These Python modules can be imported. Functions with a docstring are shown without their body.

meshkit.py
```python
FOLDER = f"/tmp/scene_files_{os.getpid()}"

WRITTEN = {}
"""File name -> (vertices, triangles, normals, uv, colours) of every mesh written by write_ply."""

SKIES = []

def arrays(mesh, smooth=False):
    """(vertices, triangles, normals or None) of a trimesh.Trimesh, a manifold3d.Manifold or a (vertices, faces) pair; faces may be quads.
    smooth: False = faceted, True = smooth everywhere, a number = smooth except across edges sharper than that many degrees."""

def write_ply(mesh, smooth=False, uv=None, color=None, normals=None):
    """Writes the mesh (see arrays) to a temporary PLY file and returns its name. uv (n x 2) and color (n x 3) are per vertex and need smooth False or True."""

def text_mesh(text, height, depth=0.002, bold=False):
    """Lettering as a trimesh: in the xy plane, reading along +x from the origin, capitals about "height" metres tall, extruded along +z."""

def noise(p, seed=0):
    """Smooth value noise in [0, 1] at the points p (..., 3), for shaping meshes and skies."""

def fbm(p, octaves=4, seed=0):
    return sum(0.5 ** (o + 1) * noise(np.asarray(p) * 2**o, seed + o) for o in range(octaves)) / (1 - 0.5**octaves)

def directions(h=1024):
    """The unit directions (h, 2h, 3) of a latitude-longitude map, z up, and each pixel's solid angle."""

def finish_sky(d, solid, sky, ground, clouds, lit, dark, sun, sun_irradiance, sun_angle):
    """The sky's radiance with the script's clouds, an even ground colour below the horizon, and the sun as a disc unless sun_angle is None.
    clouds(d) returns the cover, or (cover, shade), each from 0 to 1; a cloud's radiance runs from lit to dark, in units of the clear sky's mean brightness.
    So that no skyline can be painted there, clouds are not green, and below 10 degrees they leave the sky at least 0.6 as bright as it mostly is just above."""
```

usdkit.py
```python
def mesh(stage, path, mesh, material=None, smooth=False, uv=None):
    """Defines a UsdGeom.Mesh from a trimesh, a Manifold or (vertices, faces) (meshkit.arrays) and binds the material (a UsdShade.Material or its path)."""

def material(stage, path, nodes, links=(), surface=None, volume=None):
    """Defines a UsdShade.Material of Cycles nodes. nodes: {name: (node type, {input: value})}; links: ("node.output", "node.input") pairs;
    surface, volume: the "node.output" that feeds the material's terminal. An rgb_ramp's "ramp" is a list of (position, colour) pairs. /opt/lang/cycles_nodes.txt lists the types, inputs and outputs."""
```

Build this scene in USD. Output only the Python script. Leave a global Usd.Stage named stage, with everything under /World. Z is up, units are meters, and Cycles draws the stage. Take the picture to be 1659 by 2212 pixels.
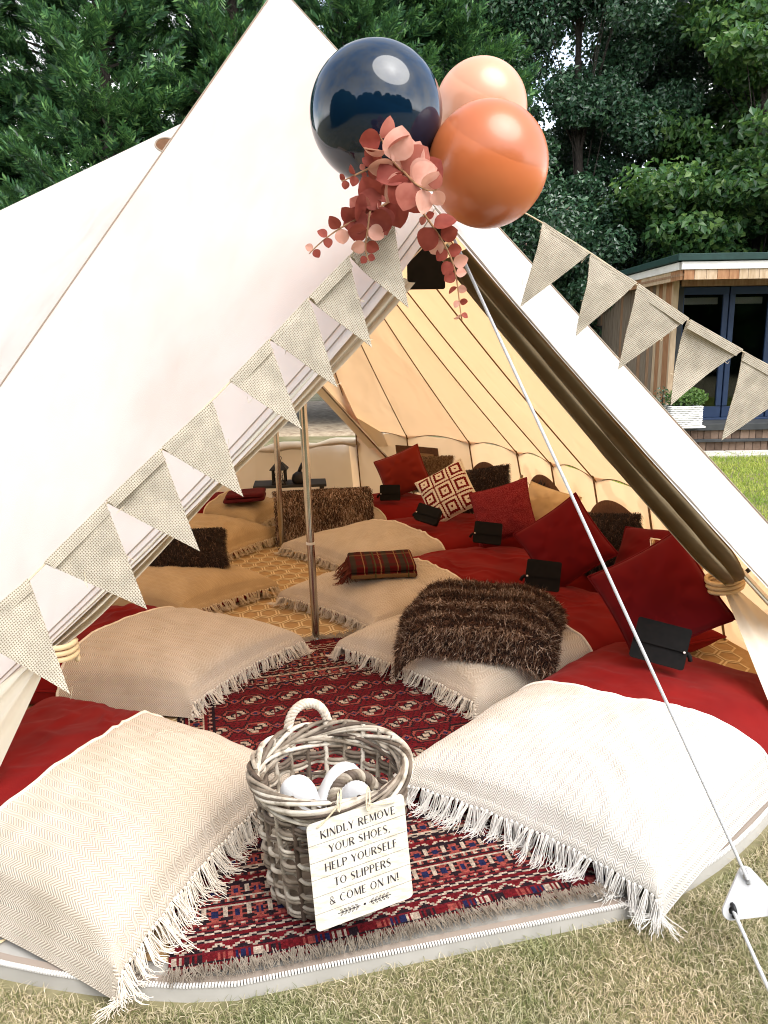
import math, random
import numpy as np, trimesh
import usdkit, meshkit
from pxr import Usd, UsdGeom, UsdLux, UsdShade, Gf, Sdf, Vt

stage = Usd.Stage.CreateInMemory()
UsdGeom.SetStageUpAxis(stage, UsdGeom.Tokens.z)
UsdGeom.SetStageMetersPerUnit(stage, 1.0)
UsdGeom.Xform.Define(stage, '/World')
stage.SetDefaultPrim(stage.GetPrimAtPath('/World'))
UsdGeom.Scope.Define(stage, '/World/Looks')
RNG = np.random.default_rng(7)

# ---------------------------------------------------------------- camera, sky, sun
PITCH, ROLL, EYE = math.radians(12.5), math.radians(-0.9), np.array([0, 0, 1.5])
EXPOSURE = 1.52
FW = np.array([0, math.cos(PITCH), -math.sin(PITCH)])
_r0 = np.array([1., 0, 0]); _u0 = np.cross(_r0, FW)
RT = math.cos(ROLL) * _r0 + math.sin(ROLL) * _u0; UP = np.cross(RT, FW)
cam = UsdGeom.Camera.Define(stage, '/World/camera')
cam.CreateHorizontalApertureAttr(24.0); cam.CreateVerticalApertureAttr(32.0)
cam.CreateFocalLengthAttr(24.0 * 1662 / 1659)
cam.CreateClippingRangeAttr(Gf.Vec2f(0.05, 500))
cam.CreateExposureAttr(EXPOSURE)
M = Gf.Matrix4d(*RT, 0, *UP, 0, *(-FW), 0, *EYE, 1)
cam.AddTransformOp().Set(M)

SUN = np.array([0.45, -0.55, 1.0]); SUN /= np.linalg.norm(SUN)
ELEV, ROT = math.asin(SUN[2]), math.atan2(SUN[0], SUN[1])
SUN_I, SUN_ANGLE, SKY_S = 0.38, 50.0, 0.15
sun = UsdLux.DistantLight.Define(stage, '/World/sun')
sun.CreateNormalizeAttr(True); sun.CreateIntensityAttr(SUN_I); sun.CreateAngleAttr(SUN_ANGLE)
sun.CreateColorAttr(Gf.Vec3f(1.0, 0.965, 0.91))
_z = SUN; _x = np.cross([0, 0, 1.], _z); _x /= np.linalg.norm(_x); _y = np.cross(_z, _x)
sun.AddTransformOp().Set(Gf.Matrix4d(*_x, 0, *_y, 0, *_z, 0, 0, 0, 30, 1))
dome = UsdLux.DomeLight.Define(stage, '/World/sky')
dome.GetPrim().SetCustomDataByKey('kind', 'structure')
skym = usdkit.material(stage, '/World/Looks/sky_look', {
    'sky': ('sky_texture', {'sky_type': 'single_scattering', 'sun_disc': False, 'sun_elevation': ELEV, 'sun_rotation': ROT}),
    'bw': ('rgb_to_bw', {}), 'g': ('math', {'math_type': 'multiply', 'value2': 1.75}),
    'cc': ('combine_color', {}),
    'tc': ('texture_coordinate', {}),
    'n': ('noise_texture', {'scale': 2.6, 'detail': 6.0, 'roughness': 0.55}),
    'r': ('rgb_ramp', {'ramp': [(0.0, (0.15,) * 3), (0.38, (0.25,) * 3), (0.6, (1., 1., 1.)), (1.0, (1., 1., 1.))]}),
    'm': ('mix', {}), 'bg': ('background_shader', {'strength': SKY_S})},
    [('sky.color', 'bw.color'), ('bw.val', 'g.value1'), ('g.value', 'cc.r'), ('g.value', 'cc.g'), ('g.value', 'cc.b'),
     ('tc.generated', 'n.vector'), ('n.fac', 'r.fac'), ('r.color', 'm.fac'), ('sky.color', 'm.color1'), ('cc.color', 'm.color2'), ('m.color', 'bg.color')],
    surface='bg.background')
UsdShade.MaterialBindingAPI.Apply(dome.GetPrim()).Bind(skym)

# ---------------------------------------------------------------- helpers
_used = {}
def free(parent, name):
    k = parent + '/' + name
    n = _used.get(k, -1) + 1
    _used[k] = n
    return k if n == 0 else f'{k}_{n:03d}'
class Thing:
    def __init__(self, path, base): self.path, self.base = path, np.asarray(base, float)
def meta(prim, label=None, cat=None, group=None, kind=None):
    for k, v in (('label', label), ('category', cat), ('group', group), ('kind', kind)):
        if v: prim.SetCustomDataByKey(k, v)
def thing(name, label, cat, base=(0, 0, 0), group=None, kind=None):
    p = free('/World', name)
    x = UsdGeom.Xform.Define(stage, p); x.AddTranslateOp().Set(Gf.Vec3d(*map(float, base)))
    meta(x.GetPrim(), label, cat, group, kind)
    return Thing(p, base)
def vf(m):
    if hasattr(m, 'to_mesh'):
        q = m.to_mesh(); return np.array(q.vert_properties[:, :3], float), np.array(q.tri_verts)
    if isinstance(m, (tuple, list)): 
        v, f = np.asarray(m[0], float), np.asarray(m[1], int)
        if len(f) and f.shape[1] == 4: f = np.vstack([f[:, [0, 1, 2]], f[:, [0, 2, 3]]])
        return v, f
    return np.array(m.vertices), np.array(m.faces)
def join(ms):
    V, Fc, o = [], [], 0
    for m in ms:
        v, f = vf(m); V.append(v); Fc.append(f + o); o += len(v)
    return np.vstack(V), np.vstack(Fc)
def part(parent, name, m, mat, smooth=False, uv=None, col=None, facecol=None, label=None, isl=None):
    """one Mesh prim under a thing (or part); vertices given in world coordinates"""
    v, f = vf(m)
    p = free(parent.path, name)
    me = usdkit.mesh(stage, p, (v - parent.base, f), mat, smooth=smooth, uv=uv)
    pv = UsdGeom.PrimvarsAPI(me)
    if col is not None:
        pv.CreatePrimvar('col', Sdf.ValueTypeNames.Color3fArray, 'vertex').Set(Vt.Vec3fArray.FromNumpy(np.asarray(col, np.float32)))
    if facecol is not None:
        pv.CreatePrimvar('col', Sdf.ValueTypeNames.Color3fArray, 'uniform').Set(Vt.Vec3fArray.FromNumpy(np.asarray(facecol, np.float32)))
    if isl:   # one random tone per blade, leaf or strand (isl vertices each)
        q = np.random.default_rng(len(v)).random(len(v) // isl); rnd = np.repeat(q, isl)[:, None] * np.ones((1, 3))
        pv.CreatePrimvar('rnd', Sdf.ValueTypeNames.Color3fArray, 'vertex').Set(Vt.Vec3fArray.FromNumpy(rnd.astype(np.float32)))
    if label: meta(me.GetPrim(), label)
    return Thing(p, parent.base)
WORLD = Thing('/World', (0, 0, 0))
def top(name, m, mat, label=None, cat=None, group=None, kind=None, **k):
    t = part(WORLD, name, m, mat, **k)
    meta(stage.GetPrimAtPath(t.path), label, cat, group, kind)
    return t
def box(c, s, rz=0.0, bev=0.0):
    x, y, z = np.asarray(s, float) / 2
    if bev > 0:
        v = []
        for sx in (-1, 1):
            for sy in (-1, 1):
                for sz in (-1, 1):
                    v += [(sx * (x - bev), sy * (y - bev), sz * z), (sx * (x - bev), sy * y, sz * (z - bev)), (sx * x, sy * (y - bev), sz * (z - bev))]
        m = trimesh.convex.convex_hull(np.array(v)); v, f = np.array(m.vertices), np.array(m.faces)
    else:
        m = trimesh.creation.box(np.asarray(s, float)); v, f = np.array(m.vertices), np.array(m.faces)
    if rz:
        c_, s_ = math.cos(rz), math.sin(rz); v = v @ np.array([[c_, s_, 0], [-s_, c_, 0], [0, 0, 1]])
    return v + np.asarray(c, float), f
def frame_box(c, ex, ey, ez, s, bev=0.004):
    v, f = box((0, 0, 0), s, bev=bev)
    return np.asarray(c) + v @ np.array([ex, ey, ez]), f
def unit(v): v = np.asarray(v, float); return v / np.maximum(np.linalg.norm(v, axis=-1, keepdims=True), 1e-12)
def tubes(P, R, k=6, ref=(0.31, 0.17, 0.93)):
    """swept tubes; P (n,m,3) or (m,3), R scalar, (m,), or (n,m)"""
    P = np.asarray(P, float)
    if P.ndim == 2: P = P[None]
    n, m, _ = P.shape
    R = np.broadcast_to(np.asarray(R, float), (n, m))
    T = unit(np.gradient(P, axis=1))
    ref = np.broadcast_to(np.asarray(ref, float), T.shape)
    A = ref - (ref * T).sum(-1, keepdims=True) * T
    bad = np.linalg.norm(A, axis=-1, keepdims=True) < 0.05
    alt = np.array([1.0, 0.1, 0]) - (T @ np.array([1.0, 0.1, 0]))[..., None] * T
    A = unit(np.where(bad, alt, A)); B = np.cross(T, A)
    th = np.arange(k) / k * 2 * np.pi
    V = P[:, :, None] + R[:, :, None, None] * (np.cos(th)[:, None] * A[:, :, None] + np.sin(th)[:, None] * B[:, :, None])
    i, j, q = np.meshgrid(np.arange(n), np.arange(m - 1), np.arange(k), indexing='ij')
    id_ = lambda i, j, q: (i * m + j) * k + q % k
    a, b, c, d = id_(i, j, q), id_(i, j, q + 1), id_(i, j + 1, q + 1), id_(i, j + 1, q)
    Fq = np.stack([a, b, c, d], -1).reshape(-1, 4)
    F3 = np.vstack([Fq[:, [0, 1, 2]], Fq[:, [0, 2, 3]]])
    caps = []
    for e, rev in ((0, True), (m - 1, False)):
        for q in range(1, k - 1):
            t = np.stack([np.arange(n) * m * k + e * k, np.arange(n) * m * k + e * k + q, np.arange(n) * m * k + e * k + q + 1], -1)
            caps.append(t[:, ::-1] if rev else t)
    return V.reshape(-1, 3), np.vstack([F3] + caps)
def grid(Pt):
    """Pt (nu,nv,3) -> mesh"""
    nu, nv, _ = Pt.shape
    i, j = np.meshgrid(np.arange(nu - 1), np.arange(nv - 1), indexing='ij')
    a = i * nv + j
    q = np.stack([a, a + nv, a + nv + 1, a + 1], -1).reshape(-1, 4)
    f = np.empty((len(q) * 2, 3), int); f[0::2] = q[:, [0, 1, 2]]; f[1::2] = q[:, [0, 2, 3]]
    return Pt.reshape(-1, 3), f
def lathe(prof, c=(0, 0, 0), k=32):
    prof = np.asarray(prof, float); th = np.linspace(0, 2 * np.pi, k + 1)
    P = np.stack([prof[:, None, 0] * np.cos(th), prof[:, None, 0] * np.sin(th), np.broadcast_to(prof[:, None, 1], (len(prof), k + 1))], -1)
    v, f = grid(P + np.asarray(c, float))
    m = trimesh.Trimesh(v, f[:, ::-1], process=False); m.merge_vertices()
    return m
def ball(c, r, sub=3):
    m = trimesh.creation.icosphere(sub); return m.vertices * np.asarray(r) + np.asarray(c), m.faces
def smoothpath(pts, n):
    from scipy.interpolate import CubicSpline
    pts = np.asarray(pts, float); t = np.r_[0, np.cumsum(np.linalg.norm(np.diff(pts, axis=0), axis=1))]
    return CubicSpline(t, pts)(np.linspace(0, t[-1], n))
fbm = meshkit.fbm
def fn(p, s, seed=0, o=3): return fbm(np.asarray(p) * s + 50.0, o, seed) - 0.5
def normals(v, f):
    n = np.zeros_like(v); c = np.cross(v[f[:, 1]] - v[f[:, 0]], v[f[:, 2]] - v[f[:, 0]])
    for k in range(3): np.add.at(n, f[:, k], c)
    return unit(n)

# ---------------------------------------------------------------- materials
def look(name, c1, c2=None, scale=8.0, rough=0.8, bump=0.0, bscale=60.0, metal=0.0, spec=0.3, detail=4.0, coat=0.0, sheen=0.0, trans=None, tfac=0.3, dist=0.01, island=None, ramp=None, coords='object', stretch=None, perobj=False):
    n = {'p': ('principled_bsdf', {'roughness': rough, 'metallic': metal, 'specular_ior_level': spec, 'coat_weight': coat, 'coat_roughness': 0.06, 'sheen_weight': sheen}),
         'tc': ('texture_coordinate', {}), 'mp': ('mapping', {'scale': stretch or (1, 1, 1)})}
    l = [(f'tc.{coords}', 'mp.vector')]
    if island:
        n['g'] = ('object_info', {}) if perobj else ('attribute', {'attribute': 'rnd'}); n['r'] = ('rgb_ramp', {'ramp': island}); l += [('g.random' if perobj else 'g.fac', 'r.fac')]
        colour = 'r.color'
        if ramp:   # patchy overall tone times the per-piece tone
            n['n'] = ('noise_texture', {'scale': scale, 'detail': detail}); n['r2'] = ('rgb_ramp', {'ramp': ramp}); n['mx'] = ('mix', {'mix_type': 'multiply', 'fac': 1.0})
            l += [('mp.vector', 'n.vector'), ('n.fac', 'r2.fac'), ('r.color', 'mx.color1'), ('r2.color', 'mx.color2')]; colour = 'mx.color'
    elif ramp or c2 is not None:
        n['n'] = ('noise_texture', {'scale': scale, 'detail': detail}); n['r'] = ('rgb_ramp', {'ramp': ramp or [(0.3, c1), (0.7, c2)]})
        l += [('mp.vector', 'n.vector'), ('n.fac', 'r.fac')]; colour = 'r.color'
    else:
        n['c'] = ('color', {'value': c1}); colour = 'c.color'
    l.append((colour, 'p.base_color'))
    if bump:
        n['bn'] = ('noise_texture', {'scale': bscale, 'detail': 3.0}); n['b'] = ('bump', {'strength': bump, 'distance': dist})
        l += [('mp.vector', 'bn.vector'), ('bn.fac', 'b.height'), ('b.normal', 'p.normal')]
    out = 'p.BSDF'
    if trans is not None:
        n['t'] = ('translucent_bsdf', {'color': trans}); n['mc'] = ('mix_closure', {'fac': tfac})
        l += [('p.BSDF', 'mc.closure1'), ('t.BSDF', 'mc.closure2')]; out = 'mc.closure'
    return usdkit.material(stage, '/World/Looks/' + name, n, l, surface=out)
def painted(name, rough=0.85, bump=0.0, bscale=300, sheen=0.0, spec=0.2, island_noise=0.0):
    n = {'a': ('attribute', {'attribute': 'col'}), 'p': ('principled_bsdf', {'roughness': rough, 'specular_ior_level': spec, 'sheen_weight': sheen}),
         'tc': ('texture_coordinate', {}), 'n': ('noise_texture', {'scale': bscale, 'detail': 3.0}), 'b': ('bump', {'strength': max(bump, .01), 'distance': 0.004}),
         'r': ('rgb_ramp', {'ramp': [(0.3, (0.72,) * 3), (0.7, (1.1,) * 3)]}), 'mx': ('mix', {'mix_type': 'multiply', 'fac': 1.0})}
    l = [('a.color', 'mx.color1'), ('n.fac', 'r.fac'), ('r.color', 'mx.color2'), ('mx.color', 'p.base_color'), ('tc.object', 'n.vector'), ('n.fac', 'b.height'), ('b.normal', 'p.normal')]
    return usdkit.material(stage, '/World/Looks/' + name, n, l, surface='p.BSDF')
def herringbone(name, light, dark, band=0.038, pitch=0.0095, bump=0.5, contrast=1.0):
    """zigzag weave in the st coordinates (metres)"""
    n = {'a': ('attribute', {'attribute': 'st'}), 's': ('separate_xyz', {}), 'p': ('principled_bsdf', {'roughness': 0.9, 'specular_ior_level': 0.15, 'sheen_weight': 0.15}),
         'pp': ('math', {'math_type': 'pingpong', 'value2': band / 2}), 'ad': ('math', {'math_type': 'multiply_add', 'value2': 1.15}),
         'ml': ('math', {'math_type': 'multiply', 'value2': 2 * math.pi / pitch}), 'sn': ('math', {'math_type': 'sine'}),
         'mr': ('map_range', {'from_min': -1.0, 'from_max': 1.0, 'to_min': 0.0, 'to_max': 1.0}),
         'r': ('rgb_ramp', {'ramp': [(0.0, dark), (0.45 * contrast, light), (1.0, light)]}),
         'tc': ('texture_coordinate', {}), 'n': ('noise_texture', {'scale': 500.0, 'detail': 2.0}), 'ma': ('math', {'math_type': 'multiply_add', 'value2': 0.35}),
         'n2': ('noise_texture', {'scale': 9.0, 'detail': 4.0}), 'r2': ('rgb_ramp', {'ramp': [(0.3, (0.86, 0.84, 0.8)), (0.7, (1., 1., 1.))]}), 'mx': ('mix', {'mix_type': 'multiply', 'fac': 1.0}),
         'b': ('bump', {'strength': bump, 'distance': 0.004})}
    l = [('a.vector', 's.vector'), ('s.x', 'pp.value1'), ('pp.value', 'ad.value1'), ('s.y', 'ad.value3'), ('ad.value', 'ml.value1'), ('ml.value', 'sn.value1'), ('sn.value', 'mr.value'),
         ('mr.result', 'r.fac'), ('tc.object', 'n.vector'), ('tc.object', 'n2.vector'), ('n2.fac', 'r2.fac'), ('r.color', 'mx.color1'), ('r2.color', 'mx.color2'), ('mx.color', 'p.base_color'),
         ('n.fac', 'ma.value1'), ('mr.result', 'ma.value3'), ('ma.value', 'b.height'), ('b.normal', 'p.normal')]
    return usdkit.material(stage, '/World/Looks/' + name, n, l, surface='p.BSDF')
def burlap(name):
    k = 2 * math.pi / 0.0046
    n = {'a': ('attribute', {'attribute': 'st'}), 's': ('separate_xyz', {}),
         'tc': ('texture_coordinate', {}), 'n': ('noise_texture', {'scale': 90.0, 'detail': 3.0}), 'dn': ('math', {'math_type': 'multiply_add', 'value2': 0.0022}), 'dn2': ('math', {'math_type': 'multiply_add', 'value2': 0.0022}),
         'x': ('math', {'math_type': 'multiply', 'value2': k}), 'y': ('math', {'math_type': 'multiply', 'value2': k}), 'sx': ('math', {'math_type': 'sine'}), 'sy': ('math', {'math_type': 'sine'}),
         'm': ('math', {'math_type': 'minimum'}), 'mm': ('math', {'math_type': 'maximum'}), 'mr': ('map_range', {'from_min': -1.0, 'from_max': 1.0}),
         'r': ('rgb_ramp', {'ramp': [(0.0, (0.10, 0.075, 0.05)), (0.3, (0.27, 0.22, 0.155)), (0.62, (0.50, 0.44, 0.345)), (1.0, (0.60, 0.54, 0.44))]}),
         'n2': ('noise_texture', {'scale': 30.0, 'detail': 3.0}), 'r2': ('rgb_ramp', {'ramp': [(0.3, (0.75,) * 3), (0.7, (1., 1., 1.))]}), 'mx': ('mix', {'mix_type': 'multiply', 'fac': 1.0}),
         'b': ('bump', {'strength': 0.5, 'distance': 0.003}), 'p': ('principled_bsdf', {'roughness': 0.95, 'specular_ior_level': 0.1}), 't': ('translucent_bsdf', {'color': (0.5, 0.4, 0.26)}), 'mc': ('mix_closure', {'fac': 0.2})}
    l = [('a.vector', 's.vector'), ('tc.object', 'n.vector'), ('n.fac', 'dn.value1'), ('s.x', 'dn.value3'), ('n.fac', 'dn2.value1'), ('s.y', 'dn2.value3'), ('dn.value', 'x.value1'), ('dn2.value', 'y.value1'), ('x.value', 'sx.value1'), ('y.value', 'sy.value1'),
         ('sx.value', 'm.value1'), ('sy.value', 'm.value2'), ('sx.value', 'mm.value1'), ('sy.value', 'mm.value2'), ('mm.value', 'mr.value'), ('mr.result', 'r.fac'), ('tc.object', 'n2.vector'), ('n2.fac', 'r2.fac'), ('r.color', 'mx.color1'), ('r2.color', 'mx.color2'),
         ('mx.color', 'p.base_color'), ('mr.result', 'b.height'), ('b.normal', 'p.normal'), ('p.BSDF', 'mc.closure1'), ('t.BSDF', 'mc.closure2')]
    return usdkit.material(stage, '/World/Looks/' + name, n, l, surface='mc.closure')

canvas = usdkit.material(stage, '/World/Looks/canvas', {
    'tc': ('texture_coordinate', {}), 'mp': ('mapping', {'scale': (1.0, 1.0, 0.45)}),
    'n1': ('noise_texture', {'scale': 2.5, 'detail': 5.0}), 'r1': ('rgb_ramp', {'ramp': [(0.25, (0.62, 0.61, 0.585)), (0.5, (0.70, 0.695, 0.675)), (0.75, (0.73, 0.725, 0.71))]}),
    'n2': ('noise_texture', {'type': 'ridged_multifractal', 'scale': 3.2, 'detail': 4.0, 'distortion': 1.2, 'roughness': 0.45}),
    'b2': ('bump', {'strength': 0.6, 'distance': 0.016}),
    'n3': ('noise_texture', {'scale': 420.0, 'detail': 2.0}), 'b3': ('bump', {'strength': 0.3, 'distance': 0.002}),
    'p': ('principled_bsdf', {'roughness': 0.92, 'specular_ior_level': 0.1}), 't': ('translucent_bsdf', {'color': (0.86, 0.52, 0.26)}), 'mc': ('mix_closure', {'fac': 0.42})},
    [('tc.object', 'mp.vector'), ('mp.vector', 'n1.vector'), ('mp.vector', 'n2.vector'), ('tc.object', 'n3.vector'), ('n1.fac', 'r1.fac'), ('r1.color', 'p.base_color'),
     ('n2.fac', 'b2.height'), ('n3.fac', 'b3.height'), ('b2.normal', 'b3.normal'), ('b3.normal', 'p.normal'), ('b3.normal', 't.normal'), ('p.BSDF', 'mc.closure1'), ('t.BSDF', 'mc.closure2')], surface='mc.closure')
flap_cloth = look('flap_cloth', None, ramp=[(0.3, (0.62, 0.56, 0.45)), (0.7, (0.70, 0.64, 0.53))], scale=4, rough=0.92, bump=0.3, bscale=350, trans=(0.5, 0.37, 0.2), tfac=0.25, dist=0.002, spec=0.1)
flap_shade = look('shaded_flap_cloth', None, ramp=[(0.3, (0.115, 0.082, 0.046)), (0.7, (0.20, 0.155, 0.095))], scale=4, rough=0.92, bump=0.3, bscale=350, trans=(0.25, 0.17, 0.07), tfac=0.15, dist=0.002, spec=0.1)  # shade on the gathered right flap, put into the cloth colour
seam_m = look('seam_thread', (0.16, 0.09, 0.04), rough=0.9)
stitch_m = look('stitching', (0.26, 0.21, 0.16), rough=0.9)
webbing = look('brown_webbing', (0.10, 0.045, 0.02), (0.14, 0.065, 0.03), scale=60, rough=0.85)
mesh_m = look('window_mesh', (0.32, 0.19, 0.08), (0.40, 0.25, 0.11), scale=90, rough=0.8)
steel = look('steel_pole', (0.42, 0.41, 0.39), (0.55, 0.53, 0.5), scale=14, rough=0.16, metal=1.0)
red = look('red_cotton', (0.13, 0.003, 0.003), (0.18, 0.006, 0.005), scale=5, rough=0.9, bump=0.35, bscale=420, sheen=0.02, dist=0.002, spec=0.12)
red_deep = look('deep_red_cotton', (0.10, 0.0025, 0.004), (0.125, 0.003, 0.005), scale=5, rough=0.9, bump=0.35, bscale=420, sheen=0.02, dist=0.002, spec=0.12)
rust = look('rust_cotton', (0.15, 0.012, 0.006), (0.19, 0.017, 0.008), scale=6, rough=0.9, bump=0.4, bscale=300, sheen=0.1, dist=0.002, spec=0.12)
marl = look('marled_red_knit', None, ramp=[(0.35, (0.10, 0.006, 0.010)), (0.52, (0.17, 0.012, 0.016)), (0.68, (0.33, 0.07, 0.07))], scale=190, rough=0.95, bump=0.6, bscale=190, dist=0.003, stretch=(1, 1, 2.5), spec=0.1)
cream_throw = herringbone('cream_herringbone', (0.60, 0.53, 0.44), (0.34, 0.265, 0.20))
white_throw = herringbone('white_herringbone', (0.64, 0.61, 0.565), (0.42, 0.385, 0.34), band=0.03, pitch=0.010)
tan_throw = herringbone('tan_herringbone', (0.56, 0.42, 0.245), (0.34, 0.23, 0.12), band=0.03, pitch=0.008)
cream_thread = look('cream_thread', (0.66, 0.58, 0.47), (0.76, 0.69, 0.59), scale=40, rough=0.9)
white_thread = look('white_thread', (0.66, 0.63, 0.585), (0.74, 0.715, 0.67), scale=40, rough=0.9)
tan_thread = look('tan_thread', (0.62, 0.50, 0.34), (0.72, 0.61, 0.45), scale=40, rough=0.9)
burlap_m = burlap('burlap')
twine = look('jute_twine', (0.50, 0.40, 0.26), (0.62, 0.52, 0.37), scale=300, rough=0.9, bump=0.5, bscale=600, dist=0.002)
white_cord = look('white_cord', (0.42, 0.42, 0.43), (0.58, 0.58, 0.58), scale=400, rough=0.8, bump=0.6, bscale=700, dist=0.002)
black_plastic = look('black_plastic', (0.012, 0.012, 0.013), rough=0.45)
black_cloth = look('black_cloth', (0.006, 0.006, 0.006), (0.010, 0.009, 0.009), scale=40, rough=0.85, spec=0.15, bump=0.3, bscale=500, dist=0.001)
black_metal = look('black_metal', (0.012, 0.011, 0.011), rough=0.5)
wicker = look('grey_wicker', None, perobj=True, island=[(0.0, (0.085, 0.06, 0.045)), (0.3, (0.20, 0.16, 0.12)), (0.65, (0.36, 0.31, 0.25)), (1.0, (0.58, 0.53, 0.45))], scale=26, ramp=[(0.30, (0.35, 0.31, 0.27)), (0.48, (0.9, 0.88, 0.85)), (0.66, (1.15, 1.15, 1.15))], rough=0.6, bump=0.5, bscale=420, dist=0.002)
pale_wicker = look('bleached_wicker', (0.42, 0.35, 0.27), (0.62, 0.55, 0.46), scale=60, rough=0.75, bump=0.4, bscale=160, dist=0.003)
sign_wood = look('whitewashed_board', None, ramp=[(0.35, (0.52, 0.465, 0.37)), (0.55, (0.62, 0.585, 0.515)), (1, (0.66, 0.635, 0.58))], scale=14, rough=0.75, stretch=(1, 9, 9))
ink = look('dark_ink', (0.035, 0.028, 0.03), rough=0.8)
slip_m = look('white_towelling', (0.68, 0.68, 0.68), rough=0.95, bump=0.6, bscale=500, dist=0.003)
navy_latex = look('navy_latex', (0.0015, 0.007, 0.016), rough=0.06, spec=0.55)
tan_latex = look('burnt_orange_latex', (0.40, 0.105, 0.032), (0.44, 0.12, 0.038), scale=6, rough=0.3, spec=0.5, coat=0.12)
peach_latex = look('peach_latex', (0.56, 0.26, 0.155), (0.60, 0.285, 0.17), scale=6, rough=0.3, spec=0.5, coat=0.12)
leaf_red = look('dusty_red_leaf', None, ramp=[(0.3, (0.16, 0.022, 0.014)), (0.7, (0.27, 0.062, 0.042))], scale=30, rough=0.7, trans=(0.35, 0.07, 0.04), tfac=0.2, spec=0.25)
leaf_pink = look('pale_pink_leaf', None, ramp=[(0.3, (0.55, 0.25, 0.18)), (0.7, (0.68, 0.38, 0.30))], scale=30, rough=0.7, trans=(0.6, 0.3, 0.2), tfac=0.2, spec=0.25)
stem_m = look('leaf_stem', (0.30, 0.16, 0.08), rough=0.8)
pvc = look('groundsheet_vinyl', (0.28, 0.265, 0.235), (0.37, 0.35, 0.315), scale=7, rough=0.6)
zip_m = look('zip_tape', (0.26, 0.21, 0.17), rough=0.85)
teeth_m = look('zip_teeth', (0.62, 0.60, 0.57), rough=0.45)
mat_tan = look('tan_carpet', (0.34, 0.21, 0.09), (0.42, 0.27, 0.125), scale=30, rough=0.95, bump=0.6, bscale=500, dist=0.003)
mat_line = look('pale_carpet_line', (0.62, 0.48, 0.27), (0.70, 0.56, 0.34), scale=40, rough=0.95, bump=0.6, bscale=500, dist=0.003)
rug_m = painted('woven_rug', rough=0.95, bump=0.8, bscale=260, spec=0.1)
rug_fringe_m = look('rug_fringe_thread', (0.17, 0.135, 0.10), (0.33, 0.28, 0.22), scale=30, rough=0.95)
cloth_print = painted('printed_cloth', rough=0.95, bump=0.5, bscale=420, spec=0.1)
fur_dark = look('dark_fur', None, island=[(0.0, (0.006, 0.003, 0.002)), (0.6, (0.018, 0.008, 0.005)), (0.9, (0.06, 0.028, 0.016)), (1.0, (0.22, 0.13, 0.085))], rough=0.6, spec=0.3)
fur_tip = look('frosted_fur', None, island=[(0.0, (0.05, 0.02, 0.010)), (0.4, (0.15, 0.075, 0.042)), (0.75, (0.34, 0.22, 0.145)), (1.0, (0.70, 0.56, 0.44))], rough=0.6, spec=0.3)
fur_tan = look('tan_fur', None, island=[(0.0, (0.05, 0.025, 0.01)), (0.5, (0.15, 0.085, 0.04)), (1.0, (0.38, 0.25, 0.13))], rough=0.6)
fur_base = look('fur_backing', (0.018, 0.009, 0.006), rough=0.9)
fur_base_tan = look('tan_fur_backing', (0.14, 0.08, 0.04), rough=0.9)
tan_cloth = look('tan_cushion_cloth', (0.50, 0.36, 0.19), (0.58, 0.43, 0.25), scale=12, rough=0.9, bump=0.3, bscale=400, dist=0.002)
leaf_mid = look('dusty_coral_leaf', None, ramp=[(0.3, (0.27, 0.065, 0.042)), (0.7, (0.40, 0.135, 0.095))], scale=30, rough=0.65, trans=(0.45, 0.15, 0.1), tfac=0.2, spec=0.3)
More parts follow.
